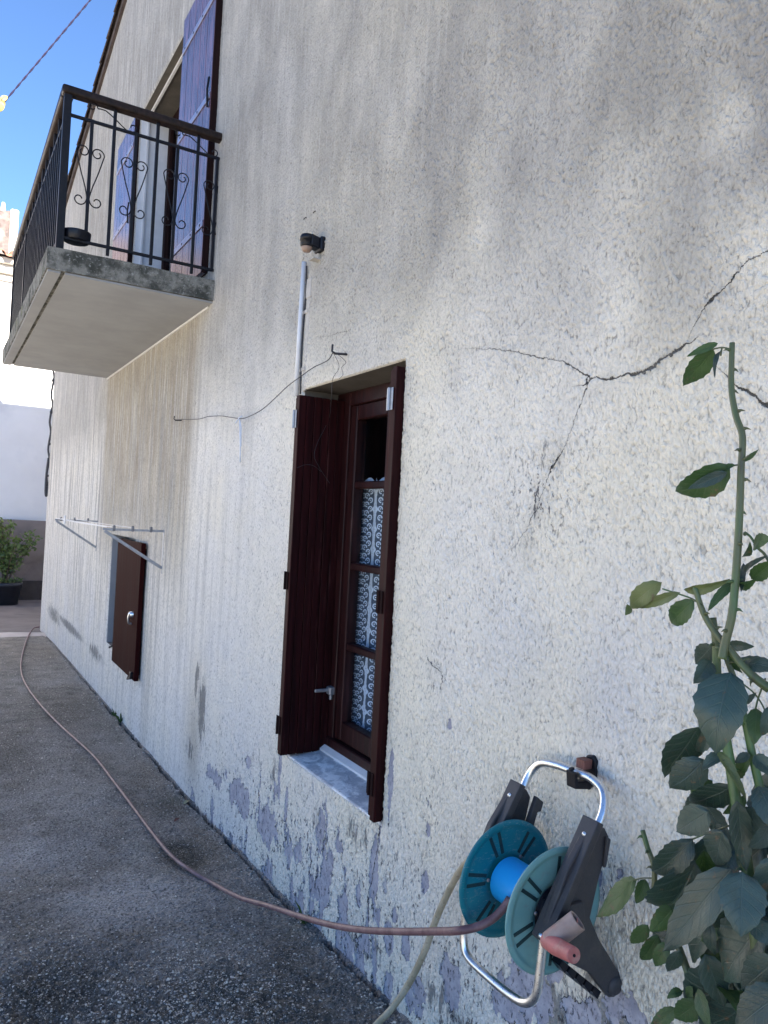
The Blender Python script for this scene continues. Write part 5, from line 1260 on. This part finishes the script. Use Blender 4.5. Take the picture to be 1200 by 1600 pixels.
# overhead cable with a leafy twig caught beside it
pA = hit(140, -10, 1, 8.2); pB = hit(-40, 200, 1, 9.2); dvv = (pB-pA); A2 = pA-dvv*1.2; B2 = pB+dvv*2.0
bm = bmesh.new(); N = 260; P1 = []; P2 = []
for i in range(N):
    t = i/(N-1); c_ = A2.lerp(B2, t); c_.z -= .10*math.sin(math.pi*t); ph = i*.9
    o_ = Vector((math.cos(ph), 0, math.sin(ph)))*.0055; P1.append(c_+o_); P2.append(c_-o_)
tube(bm, P1, .0055, 5); tube(bm, P2, .0055, 5)
tag(link('overhead_cable', bm, M_CABLEV, None, True), 'dark twisted power cable crossing the blue sky', 'cable')
tw = empty('leafy_twig', hit(2, 165, 1, 8.6), 'small yellow leaves of a branch tip at the left edge of the sky', 'branch')
bm = bmesh.new(); P = [hit(x, y, 1, 8.6) for x, y in ((-90, 175), (-50, 172), (-20, 168), (-2, 160), (5, 152))]; tube(bm, catmull(P, 5), [.008, .003], 6)
for x0, y0, x1, y1 in ((-60, 173, -50, 215), (-30, 170, -15, 200)): tube(bm, [hit(x0, y0, 1, 8.6), hit(x1, y1, 1, 8.6)], .003, 5)
link('twig', bm, M_TWIG, tw, True)
bm, ul, rl_ = new_leaf_bm(); random.seed(3)
for (x0, y0, x1, y1) in ((2, 156, 12, 150), (3, 158, 1, 175), (4, 156, 8, 166), (-2, 162, -10, 180), (-5, 160, 3, 152), (-15, 170, -12, 188), (-30, 170, -22, 186), (-45, 172, -52, 190), (-50, 200, -58, 215), (-15, 200, -6, 214), (-70, 174, -66, 190)):
    leaf_mesh(bm, ul, rl_, hit(x0, y0, 1, 8.6), hit(x1, y1, 1, 8.62), .6, .15, random.uniform(-.5, .5), .2, None, random.random(), False)
link('foliage', bm, M_SPRIG, tw)

# ------------------------------------------------------------------ crumbs, pebbles and weeds at the foot of the wall
bm = bmesh.new(); bmesh.ops.create_icosphere(bm, subdivisions=1, radius=1.0)
ico_v = np.array([v.co[:] for v in bm.verts]); ico_f = np.array([[v.index for v in f.verts] for f in bm.faces]); bm.free()
r9 = np.random.default_rng(9); NP = 16000; yv = 1.35+r9.random(NP)**1.7*7.5; xv = -1.3*r9.random(NP)-.03
k1 = r9.random(NP) < .22; xv = np.where(k1, -.02-np.abs(r9.normal(0, .03, NP)), xv)
k2 = r9.random(NP) < .38; cc = np.array([b_[:4] for b_ in (G_DARK[2:4]+G_DARK[7:8])]); pk = r9.integers(0, len(cc), NP)
xv = np.where(k2, cc[pk, 0]+r9.normal(0, .6, NP)*cc[pk, 2], xv); yv = np.where(k2, cc[pk, 1]+r9.normal(0, .8, NP)*cc[pk, 3], yv)
ok = (xv > -1.34) & (xv < -.012) & (yv > 1.3); xv = xv[ok]; yv = yv[ok]; n_ = len(xv)
sz = .0010+.0032*r9.random(n_)**3+.0012*(r9.random(n_) < .1); zv = ground_z(xv, yv)
V_ = ico_v[None]*(sz[:, None, None]*(.7+.7*r9.random((n_, 1, 3))))*np.array([1, 1, .55])*(1+.35*(r9.random((n_, len(ico_v), 1))-.5))
V_ = V_+np.stack([xv, yv, zv+sz*.15], -1)[:, None, :]; F_ = (ico_f[None]+(np.arange(n_)*len(ico_v))[:, None, None]).reshape(-1, 3)
gm = bpy.data.meshes.new('gravel'); gm.vertices.add(n_*len(ico_v)); gm.vertices.foreach_set('co', V_.astype(np.float32).ravel()); gm.loops.add(F_.size); gm.loops.foreach_set('vertex_index', F_.astype(np.int32).ravel())
gm.polygons.add(len(F_)); gm.polygons.foreach_set('loop_start', np.arange(0, F_.size, 3, dtype=np.int32)); gm.update(calc_edges=True)
gm.materials.append(plain('pebble', (.50, .46, .39), .8, .6, 45)); gro = bpy.data.objects.new('gravel', gm); COL.objects.link(gro)
tag(gro, 'loose grit and small stones scattered on the driveway beside the wall', 'gravel', kind='stuff')
def weed(px, py, lab, n=9, s=.03):
    p = ghit(px, py); p.x = min(p.x, -.022); bm = bmesh.new(); z = float(gz(p.y))
    for k in range(n):
        an = random.uniform(0, 6.28); d_ = Vector((math.cos(an), math.sin(an), random.uniform(.5, 1.4)))*s*random.uniform(.5, 1.1); s_ = Vector((-math.sin(an), math.cos(an), 0))*s*.08
        b0 = Vector((p.x, p.y, z-.005)); m_ = b0+d_*.6+Vector((0, 0, s*.2)); t_ = b0+d_
        v = [bm.verts.new(q) for q in (b0-s_*.5, b0+s_*.5, m_+s_, t_, m_-s_)]; bm.faces.new(v)
    tag(link('weed', bm, M_MOSS), lab, 'weed')
weed(190, 1128, 'tiny green weed growing in the wall joint beyond the niche door', 14, .06)
weed(478, 1442, 'dry little weed in the wall joint just behind the pink hose', 8, .05)
weed(182, 1118, 'small moss tuft in the wall joint just farther than the tiny green weed', 14, .04)
# scrap of straw and a dead leaf on the paving
def litter(px, py, lab, name, mat, L_=.03):
    p = ghit(px, py); bm, ul, rl_ = new_leaf_bm(); z = float(ground_z(np.array(p.x), np.array(p.y)))+.006
    leaf_mesh(bm, ul, rl_, (p.x-L_/2, p.y-L_/3, z), (p.x+L_/2, p.y+L_/3, z+.004), .5, .3, 0, .3, (0, 0, 1), .5); tag(link(name, bm, mat), lab, 'leaf')
litter(277, 1283, 'small reddish dead leaf on the driveway between the hose and the wall', 'dead_leaf', plain('dead_leaf', (.11, .035, .025), .8, .2, 60), .035)
litter(292, 1256, 'pale dry leaf on the driveway close to the wall joint', 'dry_leaf', plain('dry_leaf', (.30, .27, .15), .8, .2, 60), .04)

# ------------------------------------------------------------------ loose pieces of the same part become parts of their own
for o in list(COL.objects):
    nm = o.name.split('.')[0]
    if nm not in ('bolt', 'rib', 'door_reveal', 'niche_reveal', 'window_reveal', 'clip', 'cord', 'cord_clip', 'coping_peg', 'pane', 'trim', 'hinge_post', 'leaf_stalk'): continue
    bm = bmesh.new(); bm.from_mesh(o.data); bm.verts.ensure_lookup_table(); seen = set(); comps = []
    for v in bm.verts:
        if v.index in seen: continue
        stack = [v]; seen.add(v.index); comp = []
        while stack:
            a_ = stack.pop(); comp.append(a_.index)
            for e in a_.link_edges:
                b_ = e.other_vert(a_)
                if b_.index not in seen: seen.add(b_.index); stack.append(b_)
        comps.append(set(comp))
    bm.free()
    if len(comps) < 2: continue
    src = o.data; n0 = src.name
    for q, comp in enumerate(comps):
        bm = bmesh.new(); bm.from_mesh(src); bm.verts.ensure_lookup_table()
        bmesh.ops.delete(bm, geom=[v for v in bm.verts if v.index not in comp], context='VERTS')
        md = bpy.data.meshes.new(nm); bm.to_mesh(md); bm.free()
        for mt_ in src.materials: md.materials.append(mt_)
        if q == 0: o.data = md
        else:
            c_ = o.copy(); c_.data = md; COL.objects.link(c_)
